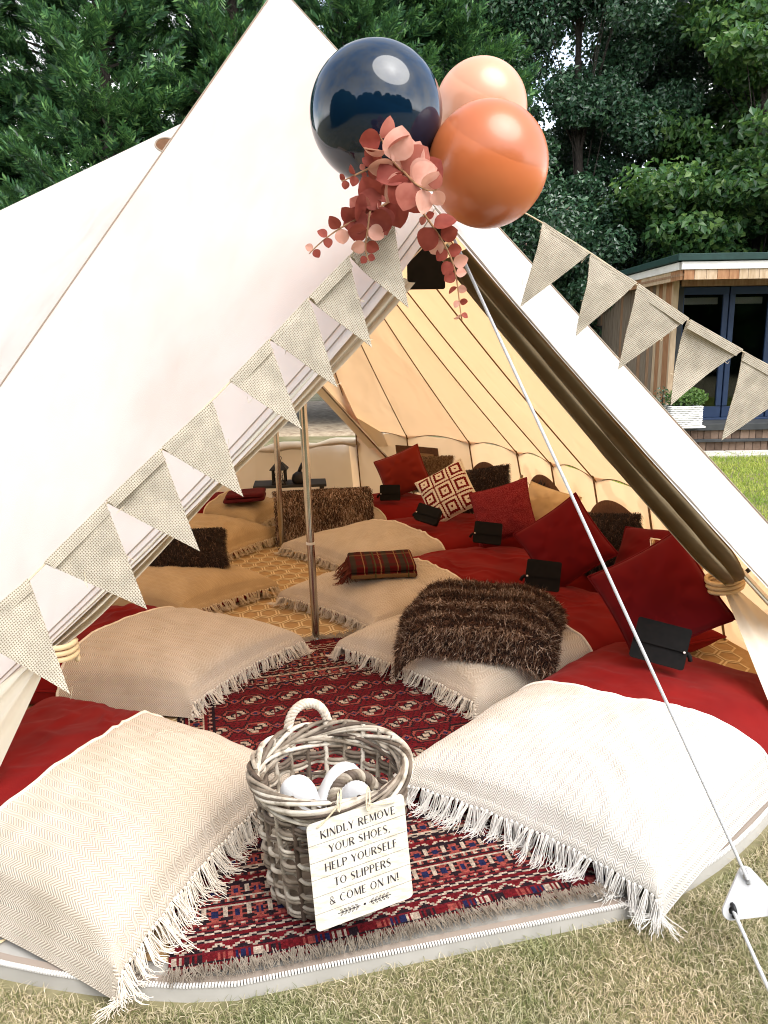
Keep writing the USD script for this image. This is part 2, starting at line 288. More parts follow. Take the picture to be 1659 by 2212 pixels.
fur_mid = look('brown_fur', None, island=[(0.0, (0.02, 0.007, 0.004)), (0.5, (0.06, 0.022, 0.011)), (1.0, (0.17, 0.075, 0.04))], rough=0.6, spec=0.3)
lawn_m = look('lawn_ground', None, ramp=[(0.3, (0.10, 0.10, 0.042)), (0.5, (0.17, 0.15, 0.075)), (0.7, (0.23, 0.195, 0.115))], scale=2.2, rough=0.95, bump=0.5, bscale=40, coords='object')
straw_ramp = [(0.3, (0.62, 0.78, 0.5)), (0.45, (1., 1., 0.95)), (0.68, (1.25, 1.13, 1.08))]
grass_m = look('grass_blades', None, island=[(0.0, (0.06, 0.075, 0.025)), (0.22, (0.14, 0.16, 0.06)), (0.45, (0.30, 0.275, 0.15)), (0.75, (0.44, 0.385, 0.26)), (1.0, (0.66, 0.58, 0.44))], ramp=straw_ramp, scale=2.2, rough=0.7, trans=(0.42, 0.36, 0.2), tfac=0.2, spec=0.2)
lawn_far_m = look('far_lawn_blades', None, island=[(0.0, (0.14, 0.20, 0.03)), (0.5, (0.27, 0.34, 0.06)), (1.0, (0.45, 0.47, 0.12))], ramp=straw_ramp, scale=1.2, rough=0.7, trans=(0.25, 0.32, 0.06), tfac=0.3, spec=0.2)
soil_m = look('leaf_litter_soil', (0.20, 0.14, 0.09), (0.42, 0.34, 0.24), scale=9, rough=0.95, bump=0.8, bscale=50)
bark = look('bark', (0.03, 0.024, 0.02), (0.065, 0.052, 0.042), scale=14, rough=0.95, bump=0.9, bscale=30, stretch=(4, 4, 1), dist=0.03)
conifer_m = look('conifer_foliage', None, island=[(0.0, (0.006, 0.020, 0.010)), (0.4, (0.022, 0.070, 0.030)), (0.75, (0.065, 0.16, 0.06)), (1.0, (0.22, 0.37, 0.13))], scale=1.1, ramp=[(0.32, (0.35, 0.45, 0.45)), (0.5, (0.9, 0.95, 0.9)), (0.68, (1.3, 1.25, 1.1))], rough=0.5, spec=0.45, trans=(0.06, 0.14, 0.03), tfac=0.2)
ivy_m = look('dark_small_foliage', None, island=[(0.0, (0.010, 0.030, 0.016)), (0.6, (0.024, 0.062, 0.030)), (1.0, (0.055, 0.11, 0.05))], rough=0.3, spec=0.6, trans=(0.03, 0.07, 0.02), tfac=0.12)
maple_m = look('broad_green_foliage', None, island=[(0.0, (0.020, 0.06, 0.02)), (0.6, (0.05, 0.12, 0.035)), (1.0, (0.13, 0.21, 0.05))], rough=0.4, spec=0.5, trans=(0.08, 0.17, 0.03), tfac=0.3)
plant_m = look('planter_foliage', None, island=[(0.0, (0.03, 0.07, 0.015)), (1.0, (0.12, 0.2, 0.05))], rough=0.5, trans=(0.1, 0.2, 0.03), tfac=0.25)
cedar = [look('cedar_board_' + w, a, b_, scale=5, rough=0.8, stretch=(6, 6, 1), bump=0.4, bscale=40, dist=0.004) for w, a, b_ in
         (('orange', (0.24, 0.11, 0.05), (0.36, 0.19, 0.095)), ('grey', (0.13, 0.10, 0.072), (0.24, 0.19, 0.14)), ('pale', (0.36, 0.25, 0.15), (0.50, 0.38, 0.26)), ('brown', (0.20, 0.11, 0.06), (0.32, 0.2, 0.12)))]
plinth_m = [look('plinth_board_' + w, a, b_, scale=9, rough=0.85) for w, a, b_ in (('dark', (0.08, 0.05, 0.035), (0.13, 0.085, 0.06)), ('mid', (0.15, 0.095, 0.065), (0.22, 0.15, 0.11)))]
navy_paint = look('navy_paint', (0.012, 0.025, 0.060), (0.016, 0.032, 0.072), scale=8, rough=0.45)
dark_board = look('dark_board', (0.025, 0.027, 0.028), (0.04, 0.042, 0.044), scale=8, rough=0.7)
green_felt = look('green_roof_edge', (0.008, 0.028, 0.024), (0.014, 0.042, 0.036), scale=9, rough=0.7)
white_fascia = look('white_fascia', (0.60, 0.58, 0.55), (0.70, 0.68, 0.64), scale=6, rough=0.6)
dark_room = look('dark_interior', (0.03, 0.028, 0.026), rough=0.9)
paving_m = look('pale_paving', (0.42, 0.39, 0.35), (0.52, 0.49, 0.45), scale=6, rough=0.9)
tile_m = look('roof_tile', (0.16, 0.10, 0.08), (0.26, 0.17, 0.13), scale=8, rough=0.9)
brick_m = look('house_wall', (0.30, 0.19, 0.13), (0.38, 0.25, 0.18), scale=9, rough=0.9)
white_weave = look('white_wicker', (0.70, 0.69, 0.66), (0.80, 0.79, 0.76), scale=40, rough=0.7)
glass = usdkit.material(stage, '/World/Looks/window_glass', {'t': ('transparent_bsdf', {'color': (0.75, 0.78, 0.8)}), 'g': ('glossy_bsdf', {'roughness': 0.03, 'color': (0.9, 0.9, 0.9)}), 'f': ('fresnel', {'IOR': 1.5}), 'm': ('mix_closure', {})},
    [('f.fac', 'm.fac'), ('t.BSDF', 'm.closure1'), ('g.BSDF', 'm.closure2')], surface='m.closure')
ALU = look('tensioner_plate', (0.40, 0.40, 0.41), (0.48, 0.48, 0.48), scale=20, rough=0.4)

# ---------------------------------------------------------------- the ground
def W(s, t, z=0.0):
    """tent axes: s towards the front door, t to its right"""
    return np.array([-0.36 + 0.235 * s + 0.972 * t, 3.73 - 0.972 * s + 0.235 * t, z])
def Wm(s, t, z):
    s, t, z = np.broadcast_arrays(np.asarray(s, float), np.asarray(t, float), np.asarray(z, float))
    return np.stack([-0.36 + 0.235 * s + 0.972 * t, 3.73 - 0.972 * s + 0.235 * t, z], -1)
def to_st(x, y):
    dx, dy = x + 0.36, y - 3.73
    return 0.235 * dx - 0.972 * dy, 0.972 * dx + 0.235 * dy
def sheet(xs, ys, f):
    X, Y = np.meshgrid(xs, ys, indexing='ij'); return grid(np.stack([X, Y, f(X, Y)], -1))
gx = np.r_[-140, -60, -30, np.linspace(-16, 16, 65), 30, 60, 140]; gy = np.r_[-140, -60, -20, np.linspace(-4, 26, 61), 40, 70, 140]
top('lawn', sheet(gx, gy, lambda x, y: -0.012 + 0 * x), lawn_m, kind='structure', smooth=True)
soil_x, soil_y = np.linspace(-14, 3.2, 60), np.linspace(12.6, 20, 40)
top('soil_bed', sheet(soil_x, soil_y, lambda x, y: 0.02 + 0.10 * fn(np.stack([x, y, 0 * x], -1), 1.5) - 0.35 * np.clip(12.9 - y + 0.8 * fn(np.stack([x, y, 0 * x], -1), .9), 0, .3)), soil_m, kind='structure', smooth=True)

def blades(xy, h, w, lean, seed, z0=-0.012):
    r = np.random.default_rng(seed); n = len(xy)
    az = r.uniform(0, 2 * np.pi, n); ln = r.uniform(0.2, 1, n) * lean; h = h * r.uniform(0.5, 1.15, n)
    d = np.stack([np.cos(az), np.sin(az), 0 * az], -1); s = np.stack([-np.sin(az + r.normal(0, .5, n)), np.cos(az), 0 * az], -1)
    b = np.c_[xy, np.full(n, z0)]; up = np.array([0, 0, 1.])
    w = w * r.uniform(.6, 1.2, n)
    mid = b + d * (ln * h * .35)[:, None] + up * (h * .6)[:, None]; tip = b + d * (ln * h)[:, None] + up * (h * np.sqrt(np.clip(1 - .5 * ln ** 2, .2, 1)))[:, None]
    ws = s * (w / 2)[:, None]
    V = np.stack([b - ws, b + ws, mid + ws * .75, mid - ws * .75, tip], 1).reshape(-1, 3)
    i = np.arange(n) * 5
    F = np.concatenate([np.stack([i, i + 1, i + 2], -1), np.stack([i, i + 2, i + 3], -1), np.stack([i + 3, i + 2, i + 4], -1)])
    return V, F
def outside_tent(xy, m=0.0):
    s, t = to_st(xy[:, 0], xy[:, 1])
    sc = np.clip(s, -1.8, 0); rr = np.hypot(s - sc, t)
    return (rr > 2.24 + m) | (s > 2.16 + m)
r = np.random.default_rng(3)
near = np.c_[r.uniform(-1.75, 1.95, 340000), 0.75 + 2.15 * r.uniform(0, 1, 340000) ** 1.25]
near = near[outside_tent(near)]
dens = fn(np.c_[near, 0 * near[:, 0]], 3.0, 4); near = near[r.uniform(0, 1, len(near)) < np.clip(0.9 + .7 * dens, .55, 1)]
top('grass', blades(near, 0.027, 0.0025, 1.8, 5), grass_m, isl=5, label='short sun-bleached grass in front of the tent', cat='grass', kind='stuff')
far = np.c_[r.uniform(1.9, 9.5, 130000), r.uniform(2.5, 10.0, 130000)]; far = far[outside_tent(far, .05)]
top('lawn_grass', blades(far, 0.045, 0.009, 1.1, 6), lawn_far_m, isl=5, label='bright green lawn between the tent and the timber cabin', cat='grass', kind='stuff')

# ---------------------------------------------------------------- the bell tent
tent = thing('bell_tent', 'cream canvas bell tent with its front door tied open', 'tent', W(-0.9, 0))
ZA, RE, ZE = 3.0, 1.90, 0.62
NA, FA, MA = W(0, -0.03, ZA) + np.array([-.03, 0, 0]), W(-1.8, 0, ZA), W(-0.9, 0, 2.90)
DA = W(1.60, 0.15, 1.83)
HL, FR, EL, ER = W(1.35, -1.40, .30), W(1.35, 1.86, .25), W(1.05, -1.72, .60), W(1.1, 1.88, .60)
SA = W(-0.9, -1.75, 2.05)
BA, BL, BR = W(-3.30, 0.0, 1.80), W(-3.25, -1.35, .30), W(-3.25, 1.30, .30)
def ripple(P, amp, seed=0, stretch=1.0):
    v, f = grid(P); n = normals(v, f).reshape(P.shape)
    q = fn(P, 2.2, seed, 4) * amp + fn(P * np.array([1, 1, .35]), 9.0, seed + 3, 3) * amp * .35
    u = np.linspace(0, 1, P.shape[0])[:, None]; w = np.linspace(0, 1, P.shape[1])[None]
    env = np.minimum(1, 8 * np.minimum(np.minimum(u, 1 - u), np.minimum(w, 1 - w)))
    return P + n * (q * env)[..., None]
def patch(c00, c10, c01, c11, nu=40, nv=60, sag=0.0, amp=0.05, seed=0, bend=None):
    """c00->c10 is the top edge (u), v runs down; sag pulls the middle inwards"""
    u = np.linspace(0, 1, nu)[:, None, None]; v = np.linspace(0, 1, nv)[None, :, None]
    P = (1 - u) * (1 - v) * c00 + u * (1 - v) * c10 + (1 - u) * v * c01 + u * v * c11
    if sag:
        P = P + np.array([0, 0, -1.0]) * sag * np.sin(np.pi * u) * np.sin(np.pi * v)
    if bend is not None: P = P + bend(u[..., 0], v[..., 0])
    return ripple(P, amp, seed)
down = np.array([0, 0, -1.0]); aF = np.array([0.235, -0.972, 0]); bF = np.array([0.972, 0.235, 0])
def inplane(foot):   # across the hem, away from the ridge
    d = unit(foot - DA); r_ = NA - DA; return -unit(r_ - d * (r_ @ d))
def droopL(u, v):   # the hem hangs below the frame pole
    k = (u ** 5) * 0.112 * np.sin(np.pi * np.clip(v * .93, 0, 1) ** 0.72)
    return k[..., None] * inplane(HL)
def droopR(u, v):
    k = (u ** 6) * 0.15 * np.sin(np.pi * np.clip(v, 0, 1) ** 0.75)
    return k[..., None] * inplane(FR)
E0 = lambda p: p
left_front = patch(NA, DA, EL, HL, 60, 90, sag=.05, amp=.035, seed=2, bend=droopL)
right_front = patch(NA, DA, ER, FR, 50, 80, sag=.06, amp=.03, seed=3, bend=droopR)
part(tent, 'roof_panel', grid(left_front), canvas, smooth=True, label='front canvas panel left of the doorway')
part(tent, 'roof_panel', grid(right_front), canvas, smooth=True, label='front canvas panel right of the doorway')
part(tent, 'roof_panel', grid(patch(NA, MA, EL, SA, 40, 50, sag=.05, amp=.06, seed=4)), canvas, smooth=True)
part(tent, 'roof_panel', grid(patch(MA, FA, SA, W(-2.4, -1.75, .6), 30, 40, sag=.05, amp=.06, seed=5)), canvas, smooth=True)
# cone and straight panels on the right and round the back
def eave(th, C):   # th measured from the front axis, towards the right
    return C[0] + math.cos(th) * RE, C[1] + math.sin(th) * RE
def conepanel(C, t0, t1, apex, seed, ends=None, n=18, m=46):
    w = np.linspace(0, 1, n)[:, None]; q = np.linspace(0, 1, m)[None]
    e0 = ends[0] if ends else W(*eave(t0, C), ZE); e1 = ends[1] if ends else W(*eave(t1, C), ZE)
    e0, e1 = np.asarray(e0), np.asarray(e1)
    base = e0 * (1 - w[..., None]) + e1 * w[..., None]
    sc = np.sin(np.pi * w)[..., None]
    base = base + sc * np.array([0, 0, .055])
    ctr = (e0 + e1) / 2; out = unit((ctr - apex) * np.array([1, 1, 0]))
    base = base - sc * out * .03
    P = apex + (base - apex) * q[..., None] + np.array([0, 0, -1.]) * (.075 * np.sin(np.pi * q) * np.ones_like(w))[..., None]
    P = P - (out * .3 + np.array([0, 0, .3])) * (sc[..., 0] * .05 * np.sin(np.pi * q))[..., None]
    return ripple(P, .03, seed)
seams_at = []
prevR = ER
th_list = [math.radians(90)]
part(tent, 'roof_panel', grid(conepanel((0, 0), 0, 0, NA, 11, (ER, W(0.55, 1.88, ZE)))), canvas, smooth=True)
Pc = conepanel((0, 0), 0, 0, NA, 12, (W(0.55, 1.88, ZE), W(0, 1.90, ZE))); part(tent, 'roof_panel', grid(Pc), canvas, smooth=True); part(tent, 'eave_hem', tubes(Pc[:, -1], .0042, 5), seam_m, smooth=True)
seams_at += [(NA, W(0.55, 1.88, ZE)), (NA, W(0, 1.9, ZE))]
for k in range(3):   # straight side: three panels between the two poles
    s0, s1 = -.6 * k, -.6 * (k + 1)
    w = np.linspace(0, 1, 16)[:, None, None]; q = np.linspace(0, 1, 46)[None, :, None]
    rid0, rid1 = [NA * (1 - f) + FA * f - np.array([0, 0, .10 * math.sin(math.pi * f)]) for f in (k / 3, (k + 1) / 3)]
    topE = rid0 * (1 - w) + rid1 * w
    e0, e1 = W(s0, 1.9, ZE), W(s1, 1.9, ZE)
    base = e0 * (1 - w) + e1 * w + np.sin(np.pi * w) * (np.array([0, 0, .055]) - bF * .03)
    P = topE * (1 - q) + base * q + np.array([0, 0, -1.]) * .075 * np.sin(np.pi * q) - (bF * .3 + np.array([0, 0, .3])) * .05 * np.sin(np.pi * w) * np.sin(np.pi * q)
    part(tent, 'roof_panel', grid(ripple(P, .03, 20 + k)), canvas, smooth=True); part(tent, 'eave_hem', tubes(P[:, -1], .0042, 5), seam_m, smooth=True)
    seams_at.append((rid1, e1))
angs = [math.radians(a_) for a_ in (90, 112, 134, 150)]
for k in range(3):
    Pc = conepanel((-1.8, 0), angs[k], angs[k + 1], FA, 30 + k); part(tent, 'roof_panel', grid(Pc), canvas, smooth=True); part(tent, 'eave_hem', tubes(Pc[:, -1], .0042, 5), seam_m, smooth=True)
    seams_at.append((FA, W(*eave(angs[k + 1], (-1.8, 0)), ZE)))
ebR = W(*eave(angs[3], (-1.8, 0)), ZE); ebL = W(*eave(-angs[3], (-1.8, 0)), ZE)
part(tent, 'roof_panel', grid(patch(FA, BA, ebR, BR, 30, 40, sag=.04, amp=.05, seed=40)), canvas, smooth=True)
part(tent, 'roof_panel', grid(patch(FA, BA, ebL, BL, 30, 40, sag=.04, amp=.05, seed=41)), canvas, smooth=True)
part(tent, 'roof_panel', grid(conepanel((-1.8, 0), 0, 0, FA, 42, (ebL, W(-2.4, -1.75, .6)))), canvas, smooth=True)
# seams (dark rope lines under the roof) and outer hems
for p0, p1 in seams_at:
    q = np.linspace(0.02, 1, 30)[:, None]
    P = p0 + (p1 - p0) * q + np.array([0, 0, -1.]) * .075 * np.sin(np.pi * q) - np.array([0, 0, .012])
    part(tent, 'seam', tubes(P, .0045, 5), seam_m, smooth=True)
for Pe in ((left_front[0], 1), (right_front[0], -1)):
    part(tent, 'seam', tubes(Pe[0] + np.array([0, -.003, .003]), .0028, 5), stitch_m, smooth=True)
# double stitching along the two front hems
for Pn, nm in ((left_front, 1), (right_front, -1)):
    v_, f_ = grid(Pn); nn = normals(v_, f_).reshape(Pn.shape)
    if nn[30, 40, 1] > 0: nn = -nn
    for row in (-2, -3):
        part(tent, 'hem_stitching', tubes(Pn[row] + nn[row] * .003, .0017, 4), stitch_m)
# the walls: one panel per bay, slightly slack, tucked under the eave
wall_pts = [(1.05, -1.74), (.5, -1.88), (0, -1.9), (-.6, -1.9), (-1.2, -1.9), (-1.8, -1.9)]
path = [(1.30, 1.80), (1.1, 1.86), (0.55, 1.86)] + [(-.6 * k, 1.88) for k in range(4)]
path += [(-1.8 + math.cos(a_) * 1.88, math.sin(a_) * 1.88) for a_ in angs[1:]]
path += [(-3.60, .9), (-3.66, .0), (-3.60, -.9)]
path += [(-1.8 + math.cos(a_) * 1.88, -math.sin(a_) * 1.88) for a_ in angs[::-1]]
path += [(-1.2, -1.88), (-.6, -1.88), (0, -1.88), (.55, -1.86), (1.1, -1.82), (1.3, -1.6)]
def wallsurf(k, nu=14, nv=14, ztop=None):
    (s0, t0), (s1, t1) = path[k], path[k + 1]
    u = np.linspace(0, 1, nu)[:, None]; v = np.linspace(0, 1, nv)[None]
    s = s0 + (s1 - s0) * u + 0 * v; t = t0 + (t1 - t0) * u + 0 * v
    sc = np.clip(s, -1.8, 0); d = np.stack([s - sc, t], -1); d = unit(d)
    out = .14 * v ** 1.0 + .0 * u
    s = s + d[..., 0] * out; t = t + d[..., 1] * out
    zt = .66 if ztop is None else ztop
    return Wm(s, t, zt * (1 - v) + .0 * u)
for k in range(len(path) - 1):
    zt = None
    if 9 <= k <= 12: zt = .54
    P = wallsurf(k, 22, 18, zt)
    part(tent, 'wall_panel', grid(ripple(P, .028, 50 + k)), canvas, smooth=True)
for k in range(2, 10):   # dark upright seams of the wall
    s0, t0 = path[k]
    d = unit(np.array([s0 - np.clip(s0, -1.8, 0), t0]))
    q = np.linspace(0, 1, 12)
    P = Wm(s0 + d[0] * (.14 * q - .014), t0 + d[1] * (.14 * q - .014), .66 * (1 - q))
    part(tent, 'wall_seam', tubes(P, .0065, 5), seam_m, smooth=True)
# the rolled-down top of the back door panel
q = np.linspace(0, 1, 40)
roll_s = np.interp(q, [0, .25, .5, .75, 1], [-3.42, -3.57, -3.62, -3.57, -3.42]); roll_t = np.linspace(-1.2, 1.2, 40)
P = Wm(roll_s, roll_t, .545 + .02 * np.sin(q * 9) + .012 * np.sin(q * 31 + 1))
part(tent, 'rolled_door', tubes(P, .034 + .010 * np.sin(q * 23) + .006 * np.sin(q * 57), 10), flap_cloth, smooth=True)
# back door: bound-back flap beside the frame pole
def strip(p0, p1, w0, w1, n=40, seed=0, amp=.02):
    qq = np.linspace(0, 1, n)[:, None, None]; ww = np.linspace(0, 1, 10)[None, :, None]
    c = p0 + (p1 - p0) * qq; wv = w0 * (1 - qq) + w1 * qq
    return ripple(c + wv * ww, amp, seed)
part(tent, 'door_flap', grid(strip(BA + [0, 0, -.05], BR + [0, 0, .25], -bF * .02 + down * .05, -bF * .28 + down * .02, 40, 60)), flap_cloth, smooth=True)
# small dark vent flap where the side ridge meets the front seam
def vent():
    f = .305; c = NA + (EL - NA) * f; along = unit(EL - NA); out = np.array([-.62, -.72, .3]); out = unit(out - along * (out @ along)); sd = np.cross(along, out)
    if sd[0] > 0: sd = -sd
    th = np.linspace(0, np.pi, 16)
    P = np.stack([c + out * .006 + along * (.034 * np.cos(th))[:, None] * r_ + sd * (.042 * np.sin(th))[:, None] * r_ + out * (.022 * np.sin(th) * r_)[:, None] for r_ in np.linspace(0.02, 1, 6)], 0)
    v_ = part(tent, 'vent', grid(P), webbing, smooth=True); part(v_, 'edge', tubes(P[-1], .0035, 5), stitch_m, smooth=True)
vent()
# poles
def pole(p0, p1, r_, name='tent_pole'):
    p0, p1 = np.asarray(p0, float), np.asarray(p1, float)
    t = part(tent, name, tubes(np.stack([p0 + (p1 - p0) * f for f in np.linspace(0, 1, 6)]), r_, 20), steel, smooth=40)
    return t
pn = pole(W(0, 0, .012), NA - [0, 0, .02], .0195); pf = pole(W(-1.8, .03, .012), FA - [0, 0, .02], .0205)
for (tt, a0, a1, zc, rr) in ((pn, W(0, 0, 0), NA, .52, .0225), (pf, W(-1.8, .03, 0), FA, .98, .0235)):
    f = zc / 3.0; c = a0 + (a1 - a0) * f
    part(tt, 'collar', tubes(np.stack([c - [0, 0, .006], c + [0, 0, .006]]), rr, 20), teeth_m)
    part(tt, 'foot_plate', lathe([(.0, .016), (.03, .016), (.034, .008), (.034, .004), (0, .004)], (a0[0], a0[1], .006), 20), steel)
ofs = -aF * .05 + down * .03
for foot, apex in ((HL, DA), (FR, DA)):
    d = unit(foot - apex); ft = foot + d * (foot[2] / -d[2])
    pole(apex + ofs + d * .05, ft + ofs, .013, 'frame_pole')
for foot in (BL, BR):
    d = unit(foot - BA); ft = foot + d * ((foot[2] - .02) / -d[2])
    pole(BA + aF * .06 + d * .05, ft + aF * .06, .014, 'frame_pole')
# tied-back front door flaps: gathered cloth from under the hem to the tie, then spreading below it
def flap(edge, inner, tie, low0, low1, seed, n=70, m=42):
    """edge: hem point function q->xyz; inner width vector; gathers at tie, then fans out to low0..low1"""
    out = np.zeros((n, m, 3)); kt = int(n * .66)
    w = np.linspace(0, 1, m)
    for i in range(n):
        if i <= kt:
            q = i / kt; c = edge(q); g = inner(q)
            fold = np.sin(w * 2 * np.pi * 2.5 + 1) * (.016 + .02 * q)
            sq = 1 - .72 * np.clip((q - .8) / .2, 0, 1) ** 2
            out[i] = c + g * (w[:, None] - .0) * sq + (-aF)[None] * (fold * sq)[:, None]
            if q > .8:
                f = np.clip((q - .8) / .2, 0, 1) ** 2
                out[i] = out[i] * (1 - f) + (tie + (out[i] - out[i].mean(0)) * .75) * f
        else:
            q = (i - kt) / (n - 1 - kt)
            tgt = low0 * (1 - w[:, None]) + low1 * w[:, None]
            src = out[kt]
            fold = np.sin(w * 2 * np.pi * 3 + 1) * .03 * q
            out[i] = src * (1 - q ** .8) + tgt * q ** .8 + aF * fold[:, None] * (1 - .3 * q)
    return ripple(out, .02, seed)
tieL, tieR = W(1.47, -.97, .66), W(1.2, 1.46, .55)
hemL = lambda q: left_front[-1][min(int((.30 + .62 * q) * 89), 89)] - aF * .03 * 1
hemL2 = lambda q: np.array([np.interp(.08 + .70 * q, np.linspace(0, 1, 90), left_front[-1][:, k]) for k in range(3)]) - aF * .035 + bF * -.03
hemR2 = lambda q: np.array([np.interp(.04 + .71 * q, np.linspace(0, 1, 80), right_front[-1][:, k]) for k in range(3)]) - aF * .03 + bF * .03
GL_ = (flap(hemL2, lambda q: (bF * (.02 + .05 * np.abs(2 * q - 1)) + down * .03), tieL, W(1.40, -1.85, .02), W(1.50, -1.30, .02), 70))
flapL = part(tent, 'door_flap', grid(GL_), flap_cloth, smooth=True, label='left door flap tied back')
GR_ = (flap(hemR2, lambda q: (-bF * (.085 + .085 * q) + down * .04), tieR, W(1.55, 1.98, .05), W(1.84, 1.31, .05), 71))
flapR = part(tent, 'door_flap', grid(GR_[:47]), flap_shade, smooth=True, label='right door flap gathered to the tie, shade painted into its dark cloth')
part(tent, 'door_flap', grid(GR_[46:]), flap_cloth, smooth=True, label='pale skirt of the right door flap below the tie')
def ring(c, rx, rz, ax, r_, turns=1.0, n=40):
    th = np.linspace(0, 2 * np.pi * turns, n)
    return tubes(np.asarray(c) + np.cos(th)[:, None] * np.asarray(ax) * rx + np.sin(th)[:, None] * (-aF) * rz + np.linspace(-.012, .012, n)[:, None] * np.array([0, 0, 1]), r_, 6)
for fl, c in ((flapL, tieL), (flapR, tieR)):
    for k in range(3):
        part(fl, 'tie', ring(c + np.array([0, 0, .018 * (k - 1)]), .066, .075, unit(bF + [0, 0, .25 * (1 if c is tieR else -1)]), .0085), tan_cloth, smooth=True)
    part(fl, 'toggle', tubes(np.stack([c + bF * (.075 if c is tieR else -.06) + [0, 0, .015], c + bF * (.10 if c is tieR else -.085) + [0, -.02, .05]]), .009, 8), black_plastic)
# half-moon windows in the right wall
def wallpt(s, z, inset):
    L = s
    if L >= -1.8: q, t, d = L, 1.88, np.array([0, 1.])
    else:
        a_ = math.pi / 2 + (-1.8 - L) / 1.88; q, t, d = -1.8 + 1.88 * math.cos(a_), 1.88 * math.sin(a_), np.array([math.cos(a_), math.sin(a_)])
    o = .14 * (1 - z / .66) - inset
    return W(q + d[0] * o, t + d[1] * o, z)
for k, (sc_, hw, h_) in enumerate(((-.34, .40, .50), (-1.32, .36, .50), (-2.30, .28, .46))):
    th = np.linspace(0, np.pi, 30)
    Pw = np.array([[wallpt(sc_ + hw * rr * math.cos(a_), .13 + (h_ - .13) * rr * math.sin(a_), .034) for rr in np.linspace(0.01, .93, 6)] for a_ in th])
    wn = part(tent, 'window', grid(Pw), mesh_m if k != 0 else tan_cloth, smooth=True)
    Pt = np.array([[wallpt(sc_ + hw * rr * math.cos(a_), .13 + (h_ - .13) * rr * math.sin(a_), .034 + .012 * math.sin(math.pi * (rr - .86) / .26)) for rr in np.linspace(.86, 1.12, 8)] for a_ in th])
    part(wn, 'trim', grid(Pt), webbing, smooth=True)
    part(wn, 'zip', tubes(np.array([wallpt(sc_ + hw * .80 * math.cos(a_), .13 + (h_ - .13) * .80 * math.sin(a_), .040) for a_ in th]), .006, 5), seam_m)
Pw = np.array([[wallpt(s_, z_, .034) for z_ in np.linspace(.22, .5, 6)] for s_ in np.linspace(-3.30, -2.95, 8)])
wn = part(tent, 'window', grid(Pw), mesh_m, smooth=True, label='square window with dark frame')
for a0, a1, b0, b1 in ((-3.36, -3.30, .2, .56), (-2.95, -2.89, .2, .56), (-3.30, -2.95, .50, .56)):
    part(wn, 'trim', grid(np.array([[wallpt(s_, z_, .042) for z_ in np.linspace(b0, b1, 4)] for s_ in np.linspace(a0, a1, 4)])), webbing)
# groundsheet: the floor pan with a raised zip edge
th = np.linspace(-np.pi / 2, np.pi / 2, 60)
per = [(min(2.13, 2.2 * math.cos(a_)), 2.2 * math.sin(a_)) for a_ in th]
thb = np.linspace(np.pi / 2, 3 * np.pi / 2, 40)
per += [(-1.8 + 2.06 * math.cos(a_), 2.06 * math.sin(a_)) for a_ in thb]
per = np.array(per); per_n = len(per)
ctr = np.array([-.9, 0.])
rings = []
for f, z in ((0, .008), (.5, .008), (.985, .008), (.993, .018), (1.002, .018), (1.005, -.015)):
    p = ctr + (per - ctr) * f; rings.append(Wm(p[:, 0], p[:, 1], z))
G = np.stack(rings + [], 0); G = np.concatenate([G, G[:, :1]], 1)
gs = part(tent, 'groundsheet', grid(G), pvc, smooth=30)
closed = np.concatenate([per, per[:1]]); cl = np.r_[0, np.cumsum(np.linalg.norm(np.diff(closed, axis=0), axis=1))]
fr = (closed[:, 0] > .9)
Lz = np.arange(0.0, cl[-1], .0075)
ps = np.stack([np.interp(Lz, cl, closed[:, k]) for k in range(2)], -1); keep = ps[:, 0] > 1.0
ps = ps[keep]
# zip tape and teeth run along the front part of the pan
order = np.argsort(np.arctan2(ps[:, 1], ps[:, 0])); ps = ps[order]
tapeP = np.stack([Wm(ps[:, 0] * 1.0, ps[:, 1] * 1.0, .0215), Wm(*(ctr + (ps - ctr) * .9915).T, .022)], 1)
part(gs, 'zip_tape', grid(tapeP), zip_m)
teeth = [box((0, 0, 0), (.0045, .012, .005)) for _ in range(1)][0]
TV, TF = [], []
cen = Wm(*(ctr + (ps - ctr) * 1.001).T, .024); tang = unit(np.gradient(cen, axis=0)); ang = np.arctan2(tang[:, 1], tang[:, 0])
for i in range(len(cen)):
    c_, s_ = math.cos(ang[i]), math.sin(ang[i]); v = teeth[0] @ np.array([[c_, s_, 0], [-s_, c_, 0], [0, 0, 1]])
    TV.append(v + cen[i]); TF.append(teeth[1] + 8 * i)
tz = part(gs, 'zip_teeth', (np.vstack(TV), np.vstack(TF)), teeth_m); meta(stage.GetPrimAtPath(tz.path), kind='stuff')

